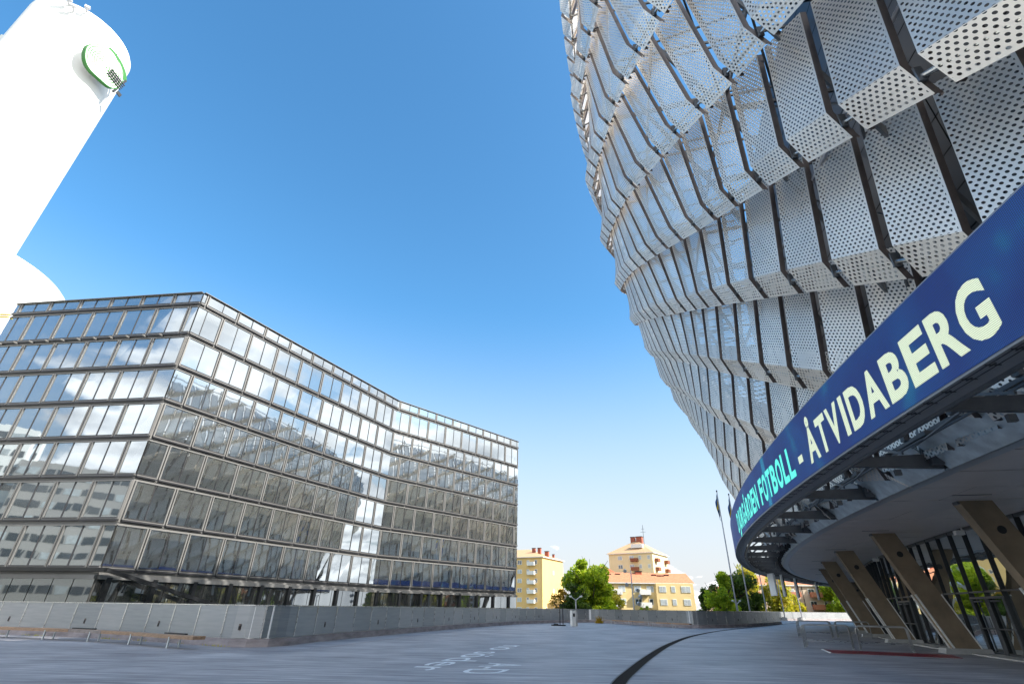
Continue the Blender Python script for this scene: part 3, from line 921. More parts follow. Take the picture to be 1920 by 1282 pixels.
# doors: pairs of dark framed leaves with closers
for t in (16.1, 18.8, 21.5, 24.2):
    q = MB()
    for tt_ in (t, t+pitch):
        for e in (0.03, pitch-.03):
            q.beam(A(GR+.13, tt_+e, 0.05), A(GR+.13, tt_+e, 2.3), 0.07, 0.07)
        q.beam(A(GR+.13, tt_, 2.3), A(GR+.13, tt_+pitch, 2.3), 0.07, 0.09)
        q.beam(A(GR+.13, tt_, 1.05), A(GR+.13, tt_+pitch, 1.05), 0.04, 0.05)
        q.beam(A(GR+.2, tt_+.1, 2.15), A(GR+.3, tt_+.35, 2.15), 0.05, 0.07)
        q.beam(A(GR+.22, tt_+.55, 0.8), A(GR+.22, tt_+.55, 1.5), 0.03, 0.03)
    q.build('door_frame', M_beam, arena)
# low threshold kerb along the glazing
b = MB()
for t in np.arange(2, 58, .5):
    b.hexa([A(GR+.12, t, 0), A(GR+1.1, t, 0), A(GR+1.1, t+.5, 0), A(GR+.12, t+.5, 0), A(GR+.12, t, .05), A(GR+1.1, t, .05), A(GR+1.1, t+.5, .05), A(GR+.12, t+.5, .05)])
b.build('threshold', M_conc2, arena)
# small floodlight boxes on the glazing head
for t in (16.5, 20.7, 23.4):
    q = MB()
    q.box(A(GR+.45, t, HS-.25), (.35, .3, .2), -rad(t)); q.beam(A(GR+.3, t, HS-.15), A(GR+.3, t, HS), .05, .05)
    q.build('floodlight', M_wht, arena)

# hanging boards and tubes beneath the truss ring
for i, (t, r, h) in enumerate(((29.6, 133.2, 2.0), (30.6, 133.3, 1.7))):
    o = thing('hanging_board', ['taller pale board hanging below the truss ring near the flagpoles', 'shorter pale board hanging just behind the taller one'][i], 'board', (0, 0, 0), 'pale boards hung under the stadium edge')
    o.location = A(r, t, 5.3)+OFS
    q = MB(); q.box((0, 0, -h/2-.3), (0.12, 1.3, h), -rad(t)+.5)
    q.build('board', M_white, o)
    q = MB(); q.tube([(0, 0, -.3), (0, 0, .5)], .04, 6); q.build('hanger', M_beam, o)
for i, (t, r) in enumerate(((33.0, 133.0), (36.5, 132.8), (41.5, 132.7))):
    o = thing('hanging_tube', ['slim hanging tube right beside the pale boards', 'middle one of three slim tubes hung from the truss ring', 'slim hanging tube furthest to the right'][i], 'light', (0, 0, 0), 'slim tubes hung from the truss ring')
    o.location = A(r, t, 5.3)+OFS
    q = MB(); q.box((0, 0, -1.1), (.16, .5, 2.2), -rad(t)+.4); q.build('tube_body', M_wht, o)
    q = MB(); q.box((.1, -.08, -1.1), (.10, .5, 2.0), -rad(t)+.4); q.build('tube_back', M_black, o)

# ------------------------------------------------------------------ office building
U = 30.0
oA = Vector((-1.16, 1.52))*U; oK = Vector((-0.67, 2.57))*U; oE = Vector((0.0, 3.31))*U; oL = Vector((-1.93, 1.62))*U
office = thing('office_building', 'angular seven storey glass office block with staggered metal framed windows', 'building', (oA.x, oA.y, -6))
OO = Vector((oA.x, oA.y, -6))
ZT = 31.62
rows = [(31.62-1.02, 31.62)]                          # parapet row
tops = [29.95, 26.25, 22.6, 18.8, 15.15, 11.5, 7.75]   # window-band tops
def wpt(p, z): return Vector((p.x, p.y, z))-OO
segs = [(oL, oA), (oA, oK), (oK, oE)]
lens = [(q-p).length for p, q in segs]
start = [-lens[0], 0.0, lens[1]]
dirs = [(q-p).normalized() for p, q in segs]
nors = [Vector((d.y, -d.x)) for d in dirs]
Ltot0, Ltot1 = -lens[0], lens[1]+lens[2]
def seg_of(s):
    if s < 0: return 0
    return 1 if s < lens[1] else 2
def W(si, s, off, z):
    p = segs[si][0]+dirs[si]*(s-start[si])+nors[si]*off
    return wpt(p, z)
# core with spandrel face
b = MB()
depth = 18
core = [oL, oA, oK, oE, oE-nors[2]*depth, oK-nors[1]*depth, oA-nors[1]*depth+nors[0]*0-dirs[0]*4, oL-nors[0]*depth]
for k in range(len(core)):
    p, q = core[k], core[(k+1) % len(core)]
    b.quad(wpt(p, -6), wpt(q, -6), wpt(q, ZT-.15), wpt(p, ZT-.15))
b.poly([wpt(p, ZT-.15) for p in core])
b.build('wall', M_frame, office)
# window bands
bays = 3.86
offs = [0.15, 0.75, 0.0, 0.47, 0.02, 0.5, 0.02, 0.70]
bandz = [(30.42, 31.60), (26.72, 29.86), (23.02, 26.12), (19.32, 22.42), (15.62, 18.72), (11.92, 15.02), (8.12, 11.30), (4.25, 7.50)]
gap = 0.36
pane_count = 0
restp = MB(); nwin = 0
for ri, (z0, z1) in enumerate(bandz):
    o0 = offs[ri]*bays
    k0 = int((Ltot0-o0)/bays)-2
    for k in range(k0, 40):
        a = o0+k*bays+gap/2; c = a+bays-gap
        parts = []
        for si in range(3):
            lo, hi = start[si], start[si]+lens[si]
            aa, cc = max(a, lo), min(c, hi)
            if cc-aa > 0.25: parts.append((si, aa, cc, aa > a+1e-3, cc < c-1e-3))
        for si, aa, cc, cutl, cutr in parts:
            fd = 0.20; th_ = 0.12
            q = MB()
            e0 = aa if cutl else aa-th_; e1 = cc if cutr else cc+th_
            # frame: four boxes standing proud of the wall
            def fb(s0, s1, za, zb, d0=0.0, d1=fd):
                q.hexa([W(si, s0, d0, za), W(si, s1, d0, za), W(si, s1, d1, za), W(si, s0, d1, za),
                        W(si, s0, d0, zb), W(si, s1, d0, zb), W(si, s1, d1, zb), W(si, s0, d1, zb)][::1])
            fb(e0, e1, z0-th_*.9, z0); fb(e0, e1, z1, z1+th_*.6)
            if not cutl: fb(aa-th_, aa, z0, z1)
            if not cutr: fb(cc, cc+th_, z0, z1)
            w = q.build('window', M_frame, office); nwin += 1
            # dark mullion and gasket; lowest bar draws the shade under the sill as colour
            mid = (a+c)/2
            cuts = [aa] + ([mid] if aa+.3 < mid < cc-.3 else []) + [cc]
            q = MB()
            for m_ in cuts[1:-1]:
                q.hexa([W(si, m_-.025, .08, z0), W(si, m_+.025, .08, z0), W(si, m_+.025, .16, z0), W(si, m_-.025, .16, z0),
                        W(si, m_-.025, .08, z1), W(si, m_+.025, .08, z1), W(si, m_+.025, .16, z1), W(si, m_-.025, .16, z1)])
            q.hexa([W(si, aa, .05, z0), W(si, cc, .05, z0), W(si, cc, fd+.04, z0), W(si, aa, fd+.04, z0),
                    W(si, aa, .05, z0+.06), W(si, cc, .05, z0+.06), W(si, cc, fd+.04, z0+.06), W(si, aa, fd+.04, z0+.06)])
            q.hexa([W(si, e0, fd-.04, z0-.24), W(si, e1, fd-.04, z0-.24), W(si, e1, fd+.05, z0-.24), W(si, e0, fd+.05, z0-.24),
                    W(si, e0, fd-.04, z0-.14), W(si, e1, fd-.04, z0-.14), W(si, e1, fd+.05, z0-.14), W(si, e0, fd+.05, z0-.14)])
            q.build('gasket_and_sill_shade', M_frame_d, w)
            for p0, p1 in zip(cuts[:-1], cuts[1:]):
                tl = rng.gauss(0, .004)
                q = restp if (ri == 0 and si == 2) else MB()
                q.quad(W(si, p0, .10+tl, z0+.02), W(si, p1, .10-tl, z0+.02), W(si, p1, .10-tl+rng.gauss(0, .004), z1), W(si, p0, .10+tl, z1), 0)
                if q is not restp:
                    q.build('pane', M_pane, w); pane_count += 1
o = restp.build('parapet_glass', M_pane, office); o['kind'] = 'stuff'
# projecting slab-edge ledges
b = MB()
for ri, (z0, z1) in enumerate(bandz[:-1]):
    zz = z0-.36
    for si in range(3):
        s0, s1 = start[si]-.0, start[si]+lens[si]
        b.hexa([W(si, s0, 0, zz), W(si, s1, 0, zz), W(si, s1, .07, zz), W(si, s0, .07, zz), W(si, s0, 0, zz+.06), W(si, s1, 0, zz+.06), W(si, s1, .07, zz+.06), W(si, s0, .07, zz+.06)])
b.build('slab_edge', M_frame, office)
# window cleaning gondola rail with brackets under the second band
b = MB()
for si in (0, 2):
    s0, s1 = start[si]+1, start[si]+lens[si]-1
    zz = 26.42
    n_ = int((s1-s0)/1.9)
    for i in range(n_):
        s = s0+(s1-s0)*i/n_
        b.hexa([W(si, s, .0, zz-.1), W(si, s+.12, .0, zz-.1), W(si, s+.12, .6, zz-.1), W(si, s, .6, zz-.1), W(si, s, .0, zz+.05), W(si, s+.12, .0, zz+.05), W(si, s+.12, .6, zz+.05), W(si, s, .6, zz+.05)])
o = b.build('rail_bracket', M_frame, office); o['kind'] = 'stuff'
# ground floor: dark piers, tall glass
b = MB()
for si in (1, 2):
    n_ = int(lens[si]/bays)
    for i in range(n_+1):
        s = start[si]+.6+i*bays
        if s > start[si]+lens[si]-.3: continue
        b.hexa([W(si, s, .0, -6), W(si, s+.42, .0, -6), W(si, s+.42, .36, -6), W(si, s, .36, -6), W(si, s, 0, 3.45), W(si, s+.42, 0, 3.45), W(si, s+.42, .36, 3.45), W(si, s, .36, 3.45)])
b.build('pier', M_black, office)
for si in range(3):
    n_ = int(lens[si]/(bays/2))
    for i in range(n_):
        s0 = start[si]+lens[si]*i/n_+.04; s1 = start[si]+lens[si]*(i+1)/n_-.04
        q = MB(); q.quad(W(si, s0, .12, -6), W(si, s1, .12, -6), W(si, s1, .12, 3.3), W(si, s0, .12, 3.3))
        q.build('shop_pane', M_shop, office)
b = MB()
for si in range(3):
    s0, s1 = start[si], start[si]+lens[si]
    b.hexa([W(si, s0, 0, 3.3), W(si, s1, 0, 3.3), W(si, s1, .32, 3.3), W(si, s0, .32, 3.3), W(si, s0, 0, 3.62), W(si, s1, 0, 3.62), W(si, s1, .32, 3.62), W(si, s0, .32, 3.62)])
b.build('lintel', M_frame, office)
# slanting dark canopy edge at the corner
b = MB()
p0 = W(1, 0.0, 0.9, 4.0); p1 = W(1, 13.5, 2.2, 0.6)
b.beam(p0, p1, 0.35, 0.30)
b.beam(W(0, -lens[0]+1, .9, 4.0), p0, .35, .3)
b.build('canopy_edge', M_black, office)
# roof clutter: parapet coping, pins and green crane deck
b = MB()
for si in range(3):
    s0, s1 = start[si], start[si]+lens[si]
    b.hexa([W(si, s0, -.2, ZT+.02), W(si, s1, -.2, ZT+.02), W(si, s1, .34, ZT+.02), W(si, s0, .34, ZT+.02), W(si, s0, -.2, ZT+.08), W(si, s1, -.2, ZT+.08), W(si, s1, .34, ZT+.08), W(si, s0, .34, ZT+.08)])
    for s in np.arange(s0+1, s1, 2.4):
        b.tube([W(si, s, 0, ZT), W(si, s, 0, ZT+.22)], .035, 5)
b.build('coping', M_frame, office)
b = MB()
c0 = W(0, -13.6, -2, ZT+.55); c1 = W(0, -6.5, -2, ZT+.55)
b.beam(c0, c1, 2.2, .12, 0); b.beam(c0+Vector((0, 0, .35)), c1+Vector((0, 0, .35)), .3, .16, 1)
b.tube([W(0, -7.6, -2, ZT+.3), W(0, -7.6, -2, ZT+1.1)], .8, 12, 1)
b.build('roof_cradle', [M_greenp, M_frame], office)
# yellow edge pieces on the left end
b = MB()
for z in (30.2, 29.9):
    b.beam(W(0, -lens[0], .3, z), W(0, -lens[0]-1.4, .3, z+.1), .2, .12)
b.build('edge_bracket', M_yelflag, office)

# ------------------------------------------------------------------ white tower and sign
tw = thing('white_tower', 'tall plain white cylindrical tower on a wider round base', 'tower', (-83.1, 55.63, -6))
def ring(b, r, z0, z1, n=96, r1=None, mi=0):
    r1 = r1 or r
    for k in range(n):
        a, c = 2*pi*k/n, 2*pi*(k+1)/n
        b.quad((r*cos(a), r*sin(a), z0), (r*cos(c), r*sin(c), z0), (r1*cos(c), r1*sin(c), z1), (r1*cos(a), r1*sin(a), z1), mi)
b = MB(); H6 = 6
ring(b, 7.67, 40, 94.0+H6); ring(b, 7.67, 94.0+H6, 94.6+H6, r1=7.4); ring(b, 7.4, 94.6+H6, 94.7+H6, r1=.01)
b.build('shaft', M_white, tw, smooth=True)
b = MB(); ring(b, 16.33, 0, 41.6+H6); ring(b, 16.33, 41.6+H6, 42.4+H6, r1=15.6); ring(b, 15.6, 42.4+H6, 43.0+H6, r1=7.0)
b.build('base_drum', M_white, tw, smooth=True)
for (x, y, z, s) in ((-79.6, 48.75, 93.4, .9), (-78.7, 49.2, 92.3, .6), (-77.6, 50.0, 93.6, .5)):
    q = MB(); p = Vector((x+83.1, y-55.63, z+6)); d = Vector((p.x, p.y, 0)).normalized()
    q.beam(p, p+d*1.1, .25, .25); q.box(p+d*1.2, (s*1.5, .5, .45), .6)
    q.build('antenna', M_pole, tw)
q = MB(); p = Vector((-7.2, -2.6, 95.0)); q.beam(p, p+Vector((-1.5, -.6, .2)), .2, .2); q.box(p+Vector((-1.9, -.7, .3)), (.9, .7, 1.1), .3)
q.build('antenna', M_wht, tw)
for z, a in ((92.6, 88), (91.6, 84), (90.6, 80), (92.1, 92), (91.1, 88), (90.1, 83)):
    q = MB(); q.box((7.69*sin(rad(a)), 7.69*cos(rad(a)), z+6), (.12, .12, .22), -rad(a)); q.build('anchor', M_dark, tw)

az = rad(99)
sg = thing('emblem_sign', 'round green and white contour line emblem with a striped stem fixed to the white tower', 'sign', (-83.1+9.0*sin(az), 55.63+9.0*cos(az), 84.9))
nrm = Vector((sin(az), cos(az), 0)); upv = Vector((cos(az), -sin(az), 0.18)).normalized(); tx = upv.cross(nrm).normalized()
def SP(x, y, d): return tx*x+upv*y+nrm*d
def blob(a, s):
    # tree crown outline, contour level s (1 = rim)
    r = 3.45*(1+.05*sin(3*a+.6)+.03*sin(5*a))
    return r*s*cos(a), r*s*sin(a)*1.0+.25*(1-s)
n = 60
q = MB()
for k in range(n):
    a, c = 2*pi*k/n, 2*pi*(k+1)/n
    x0, y0 = blob(a, 1); x1, y1 = blob(c, 1)
    q.poly([SP(0, 0, .42), SP(x0, y0, .42), SP(x1, y1, .42)], 0)
    q.quad(SP(x0, y0, -.3), SP(x1, y1, -.3), SP(x1, y1, .42), SP(x0, y0, .42), 1)
    q.poly([SP(0, 0, -.3), SP(x1, y1, -.3), SP(x0, y0, -.3)], 0)
q.build('crown_disc', [M_white, M_greenp], sg)
for lev in np.arange(.14, 1.0, .118):
    q = MB()
    for k in range(n):
        a, c = 2*pi*k/n, 2*pi*(k+1)/n
        w = .05
        x0, y0 = blob(a, lev); x1, y1 = blob(c, lev); x2, y2 = blob(c, lev+w); x3, y3 = blob(a, lev+w)
        q.quad(SP(x0, y0, .43), SP(x1, y1, .43), SP(x2, y2, .43), SP(x3, y3, .43))
    q.build('contour_line', M_greenp, sg)
q = MB()
for i in range(4):
    x = -.75+.5*i
    q.beam(SP(x, -3.9, .5), SP(x, -.9, .5), .16, .16)
q.beam(SP(-.8, -2.5, .48), SP(.8, -2.5, .48), .1, .25)
q.beam(SP(-1.9, -4.25, .4), SP(-1.2, -4.25, .4), .2, .8); q.beam(SP(-2.3, -3.5, .3), SP(-.9, -3.5, .3), .25, .3); q.beam(SP(.9, -3.5, .3), SP(2.1, -3.5, .3), .25, .3)
q.build('stem', M_dark, sg)
q = MB()
for k in range(12):
    a, c = rad(-62+k*7), rad(-55+k*7)
    for (r0, r1) in ((3.6, 4.25),):
        q.quad(SP(r0*cos(a), r0*sin(a), .3), SP(r1*cos(a), r1*sin(a), .3), SP(r1*cos(c), r1*sin(c), .3), SP(r0*cos(c), r0*sin(c), .3))
q.build('side_leaf', M_greenp, sg)
q = MB()
for x, y in ((-1.5, 1.5), (1.5, 1.5), (-1.5, -1.8), (1.5, -1.8)):
    q.beam(SP(x, y, -.3), SP(x, y, -1.9), .15, .15)
q.build('stand_off', M_dark, sg)

# ------------------------------------------------------------------ background houses
def win_mesh(w, h, mat_g, n=2, deep=.12):
    q = MB()
    q.box((0, -.02, 0), (w, .10, h), 0, 0)
    pw = (w-.10*(n+1))/n
    for i in range(n):
        q.box((-w/2+.10+pw/2+i*(pw+.10), -.075, 0), (pw, .02, h-.22), 0, 1)
    me = q.mesh('window'); me.materials.append(M_wht); me.materials.append(mat_g)
    return me
W2d = win_mesh(1.7, 1.35, M_win); W2c = win_mesh(1.7, 1.35, M_curt); W1d = win_mesh(1.0, 1.35, M_win, 1); W1c = win_mesh(1.0, 1.35, M_curt, 1); W3c = win_mesh(2.3, 1.4, M_curt, 2)
def balc_mesh(m, w=2.6):
    q = MB(); q.box((0, -.65, -.1), (w, 1.3, .14)); q.box((0, -1.27, .48), (w, .06, 1.0)); 
    for s in (-1, 1): q.box((s*w/2, -.65, .48), (.06, 1.3, 1.0))
    me = q.mesh('balcony'); me.materials.append(m); return me
Bw, Bb, Bo = balc_mesh(M_wht), balc_mesh(M_brown), balc_mesh(M_orange)
def house(label, corner, e_dir_deg, wf, wr, z0, z1, wallm, roofm, roofh, chimneys, name='apartment_house', hip=True, eave=.6):
    """front face runs from corner to the left (-), right face runs away from the corner"""
    root = thing(name, label, 'building', (*corner, z0), 'yellow apartment houses beyond the parapet')
    a = rad(e_dir_deg); fx = Vector((cos(a), sin(a), 0)); bk = Vector((-sin(a), cos(a), 0))
    H = z1-z0
    def P(x, y, z): return fx*x+bk*y+Vector((0, 0, z))
    q = MB(); q.hexa([P(-wf, 0, 0), P(0, 0, 0), P(0, wr, 0), P(-wf, wr, 0), P(-wf, 0, H), P(0, 0, H), P(0, wr, H), P(-wf, wr, H)])
    q.build('wall', wallm, root)
    q = MB(); e = eave
    if hip:
        m = min(wf, wr)/2
        r0, r1 = P(-wf+m, wr/2, H+roofh), P(-m, wr/2, H+roofh)
    else:
        r0, r1 = P(-wf-e*.3, wr/2, H+roofh), P(e*.3, wr/2, H+roofh)
    c = [P(-wf-e, -e, H), P(e, -e, H), P(e, wr+e, H), P(-wf-e, wr+e, H)]
    q.quad(c[0], c[1], r1, r0); q.quad(c[2], c[3], r0, r1); q.poly([c[1], c[2], r1]); q.poly([c[3], c[0], r0])
    q.hexa([p-Vector((0, 0, .22)) for p in c]+[p-Vector((0, 0, .01)) for p in c], 1)
    if not hip: pass
    rf = q.build('roof', [roofm, M_wht], root)
    for (x, y, hh, w_) in chimneys:
        q = MB(); q.box(P(x, y, H+hh/2+.3), (w_, w_*.8, hh), a); q.box(P(x, y, H+hh+.4), (w_*1.15, w_*.95, .18), a, 1)
        q.build('chimney', [M_brick, M_dark], rf)
    def put(me, x, y, z, face='f', nm='window'):
        if face == 'f': loc = P(x, -.03, z); rz = a
        else: loc = P(.03, x, z); rz = a+pi/2
        return inst(nm, me, root, loc, rz)
    return root, P, put, a
# left tower block
r_, P_, put, a_ = house('tall yellow tower block with white balconies rising beside the glass office', (8.87, 185), -27, 24, 18.7, -6, 17.3, M_yel, M_roof2, 3.4,
    [(-5.5, 5, 2.9, 1.1), (-3.3, 5, 2.9, 1.1), (-1.3, 7, 1.9, 1.3), (3-2.2, 8, .9, .7)])
for fl in range(8):
    z = 21.6-fl*2.88
    put(W2c if fl % 3 else W2d, -8.6, 0, z); put(W1d if fl % 2 else W1c, -12.2, 0, z)
    put(W1c if fl != 4 else W1d, -5.4, 0, z); put(W1d, -2.4, 0, z)
    inst('balcony', Bw, r_, P_(-3.9, 0, z-.9), a_)
    if fl == 5: put(W1d, 3.0, 0, z, 'r')
    if fl in (1, 3, 5, 7): put(W1c, 9.5, 0, z, 'r')
# low house
r_, P_, put, a_ = house('long low yellow house with orange roof and white balconies behind the bench', (43.6, 136), 0, 22, 9, -6, 7.5, M_yel2, M_roof, 2.5,
    [(-20, 3.8, 1.6, 1.2), (-17.6, 3.8, 1.7, 1.1), (-12.2, 4.2, 2.4, 1.6), (-8.4, 3.4, 1.6, 1.0), (-6.8, 3.4, 1.4, 1.6), (-5.2, 3.4, 1.6, 1.0), (-2.6, 5.0, 2.0, 1.1), (-.6, 4.8, 1.2, .8)], hip=False, eave=.5)
q = MB(); q.box(P_(-4.6, -.35, 6.7), (9.2, .7, 13.4), 0); q.build('bay_wall', M_yel2, r_)
q = MB(); q.poly([P_(.02, 0, 13.5), P_(.02, 9, 13.5), P_(.02, 4.5, 15.9)]); q.build('gable', M_yel2, r_)
for fl in range(3):
    z = 12.1-fl*2.8
    for (x, me) in ((-21, W1d), (-17.5, W2c), (-13.6, W2c if fl == 0 else W2d), (-10.5, W2c if fl == 0 else W1d)):
        put(me, x, 0, z)
    for (x, me) in ((-7.6, W2c if fl < 2 else W2d), (-5.0, W1c), (-1.9, W3c if fl != 1 else W2c)):
        inst('window', me, r_, P_(x, -.73, z), 0)
    if fl < 2:
        for x in (-18.9, -12.0): inst('balcony', Bw, r_, P_(x, 0, z-1.1), a_)
    inst('balcony', Bw, r_, P_(0, 4, z-1.1), a_+pi/2)
q = MB()
q.box((-.2+0, -.1, 5), (.12, .12, 13)); q.build('downpipe', M_wht, r_)
r_, P_, put, a_ = house('left wing of the low yellow house half hidden behind the green tree', (24.0, 137.5), -3, 9, 8, -6, 7.2, M_yel2, M_roof, 2.4, [(-2, 4, 1.5, 1.1)], hip=False, eave=.4)
for fl in range(3):
    z = 12.0-fl*2.8
    put(W2d, -2.0, 0, z); put(W2c, -5.5, 0, z)
# second tower
r_, P_, put, a_ = house('broad cream tower block with brown balconies above the orange roof', (48.2, 190), -33, 16.6, 17, -6, 19.7, M_cream, M_roof2, 5.2,
    [(-9.6, 8.0, 5.9, 1.6), (-7.0, 8.0, 5.9, 2.2)])
for fl in range(5):
    z = 24.1-fl*2.9
    put(W2c if fl != 1 else W2d, -12.2, 0, z); put(W2c, -7.8, 0, z); put(W1c, -4.6, 0, z); put(W1c if fl < 2 else W1d, -1.4, 0, z)
    if fl < 3:
        inst('balcony', Bb, r_, P_(-6.6, 0, z-1.2), a_)
        inst('balcony', Bb, r_, P_(0, 3.2, z-1.2), a_+pi/2); inst('balcony', Bb, r_, P_(0, 14.0, z-1.2), a_+pi/2)
    put(W1c, 1.6, 0, z, 'r')
q = MB(); q.beam(P_(-5, 7, 26), P_(-5, 7, 36), .12, .12); q.beam(P_(-6, 7, 33.5), P_(-4, 7, 33.5), .08, .08); q.beam(P_(-5.6, 7, 34.6), P_(-4.4, 7, 34.6), .08, .08); q.build('aerial', M_dark, r_)
q = MB(); q.box(P_(-6.2, 2.6, 28.2), (4.4, 1.6, 1.3), a_); q.build('dormer', M_wht, r_)
# red roofed house between
r_, P_, put, a_ = house('pale house with a red roof peeping out right of the green tree', (34.3, 182), -12, 13, 10, -6, 11.6, M_cream, mat('red clay tiles', (0.5, .13, .06), .8, noise=.2), 3.2, [(-8, 5, 2.6, 1.0), (-6, 5, 2.4, 1.0)], hip=True)
for fl in range(4):
    z = 16-fl*2.9
    for x in (-2, -5, -8): put(W1c, x, 0, z)
# distant roofs behind the dark trees
r_, P_, put, a_ = house('distant orange roof with dark chimneys above the dark tree', (72, 175), 0, 8, 12, -6, 5.6, M_pink, M_roof, 3.0, [(-3, 6, 1.6, 1.4), (-7, 5, 1.4, 1.0)], hip=False)
# right beige house
r_, P_, put, a_ = house('beige house with salmon balconies behind the row of flagpoles', (81.0, 142), 0, 23.4, 11, -6, 7.7, M_pink, M_roof, 2.5, [(-9, 4, 1.4, 1.2)], hip=False, eave=.4)
for fl in range(4):
    z = 12.2-fl*2.8
    for (x, me) in ((-21.5, W1c), (-19.2, W1d), (-14.5, W2d), (-10.2, W2c), (-5.0, W2d), (-1.8, W1d)): put(me, x, 0, z)
    for x in (-20.0, -9.6, -4.2): inst('balcony', Bo, r_, P_(x, 0, z-1.1), a_)
q = MB(); q.tube([P_(-7.3, -.15, 0), P_(-7.3, -.15, 13.6)], .09, 6); q.build('downpipe', M_dark, r_)
# offices behind the photographer (they show in the glass)
def block(label, c, sz, rz, m, nfl, nw, fh, z0=-6):
    root = thing('office_block', label, 'building', (c[0], c[1], z0), 'offices behind the photographer')
    root.rotation_euler.z = rz
    q = MB(); q.box((0, 0, sz[2]/2), sz); q.build('wall', m, root)
    for fl in range(nfl):
        z = sz[2]-2.3-fl*fh
        q = MB()
        for i in range(nw):
            x = -sz[0]/2+(i+.5)*sz[0]/nw
            for sy in (-1, 1):
                q.box((x, sy*(sz[1]/2+.03), z), (sz[0]/nw*.86, .08, 1.5), 0, 0 if (i*7+fl*3) % 4 else 1)
        q.build('window_band', [M_win, M_curt], root)
    return root
block('grey seven storey office with long window bands behind the photographer', (-116, -29), (60, 14, 36), rad(-56), M_gry, 9, 22, 3.4)
block('white office with small windows behind the photographer', (-147, 9), (38, 14, 44), rad(-56), M_white, 10, 9, 3.8)
block('ochre apartment block behind the photographer', (-6, -62), (36, 14, 24), -0.1, M_yel, 7, 12, 3.1)

# ------------------------------------------------------------------ trees
def tree(label, x, y, z0, h, w, leaf, n=9000, ls=.34, shape='round', trunk_h=.3, gaps=.45, lean=0, name='tree', seed=0, cat='tree'):
    g = np.random.default_rng(seed+int(abs(x)*10+y*3))
    root = thing(name, label, cat, (x, y, z0), 'trees beyond the parapet')
    # trunk with limbs
    q = MB(); th = h*trunk_h
    q.tube([(0, 0, 0), (lean*.3, 0, th), (lean*.6, .1, h*.62), (lean, 0, h*.9)], max(.12, h*.022), 7, 0, r2=.04)
    for i in range(7):
        a = i*2.4; zz = th+(h*.5)*i/7
        q.tube([(lean*.3, 0, zz), (cos(a)*w*.2, sin(a)*w*.2, zz+h*.1), (cos(a)*w*.38, sin(a)*w*.38, zz+h*.22)], h*.010, 5, 0, r2=.03)
    q.build('trunk', M_trunk, root)
    nc = max(14, int(26*(1+w/10)))
    cs = []
    while len(cs) < nc:
        p = g.uniform(-1, 1, 3)
        if shape == 'round':
            if (p**2).sum() > 1: continue
            c = (p[0]*w*.42, p[1]*w*.42, h*(.60+.0)+p[2]*h*.33)
        elif shape == 'cone':
            t = (p[2]+1)/2
            if hypot(p[0], p[1]) > 1: continue
            c = (p[0]*w*.45*(1.05-t), p[1]*w*.45*(1.05-t), h*(.18+.74*t))
        else:  # weeping
            if (p**2).sum() > 1: continue
            c = (p[0]*w*.42, p[1]*w*.42, h*.55+p[2]*h*.40)
        cs.append((*c, g.uniform(.55, 1.15)))
    cs = np.array(cs)
    k = g.integers(0, nc, n)
    rad_c = cs[k, 3]*w*.17
    d = g.normal(size=(n, 3)); d /= np.linalg.norm(d, axis=1)[:, None]
    rr = g.random(n)**.45
    pos = cs[k, :3]+d*(rad_c*rr)[:, None]*np.array([1, 1, .85])
    if shape == 'weep':
        pos[:, 2] -= g.random(n)**2*h*.16
        pos[:, 2] = np.maximum(pos[:, 2], .6)
    pos[:, 0] += lean*pos[:, 2]/h
    keep = g.random(n) > 0.0
    s = ls*g.uniform(.6, 1.3, n)
    u = g.normal(size=(n, 3)); u /= np.linalg.norm(u, axis=1)[:, None]
    if shape == 'weep': u = u*np.array([.35, .35, 1.0]); u /= np.linalg.norm(u, axis=1)[:, None]
    v = np.cross(u, g.normal(size=(n, 3))); v /= np.linalg.norm(v, axis=1)[:, None]
    asp = 1.5 if shape == 'weep' else 1.0
    V = np.empty((n, 4, 3))
    V[:, 0] = pos-u*s[:, None]*asp*.6; V[:, 1] = pos+v*s[:, None]*.42; V[:, 2] = pos+u*s[:, None]*asp*.6; V[:, 3] = pos-v*s[:, None]*.42
    me = bpy.data.meshes.new('crown')
    me.vertices.add(n*4); me.vertices.foreach_set('co', V.ravel())
    me.loops.add(n*4); me.loops.foreach_set('vertex_index', np.arange(n*4))
    me.polygons.add(n); me.polygons.foreach_set('loop_start', np.arange(0, n*4, 4))
    me.update(); me.validate()
    me.materials.append(leaf)
    o = inst('crown', me, root)
    return root
tree('large bright green maple between the yellow tower and the low house', 15.2, 112, -6, 18.6, 10.8, M_leafg, 34000, .42, seed=1)
tree('darker bushy tree at the left foot of the large maple', 11.6, 108, -6, 13.0, 6.5, M_leafd, 9000, .36, seed=2)
tree('sparse orange leaved tree in front of the yellow tower', 9.0, 112, -6, 12.0, 5.0, M_leafo, 2600, .30, seed=3)
tree('thin yellow green tree at the left end of the low house', 19.6, 114, -6, 12.2, 5.6, M_leafy, 3600, .30, seed=4)
tree('small bright shrub tree below the low house balcony', 27.0, 118, -6, 9.6, 2.6, M_leafg, 2400, .26, seed=5)
tree('pointed green tree right of the low house', 40.8, 108, -6, 15.2, 6.4, M_leafg, 12000, .36, 'cone', seed=6)
tree('round bright green tree in front of the pointed tree', 38.8, 106, -6, 12.2, 6.6, M_leafg, 10000, .32, seed=7)
tree('dark green tree left of the row of flagpoles', 48.2, 119, -6, 15.6, 10.5, M_leafd, 15000, .40, seed=8)
tree('second dark tree behind the leftmost flagpole', 43.6, 122, -6, 14.0, 7.0, M_leafd, 8000, .40, seed=9)
tree('weeping birch with yellow leaves between the first flagpoles', 54.4, 130, -6, 19.0, 8.0, M_leafy, 13000, .34, 'weep', seed=10)
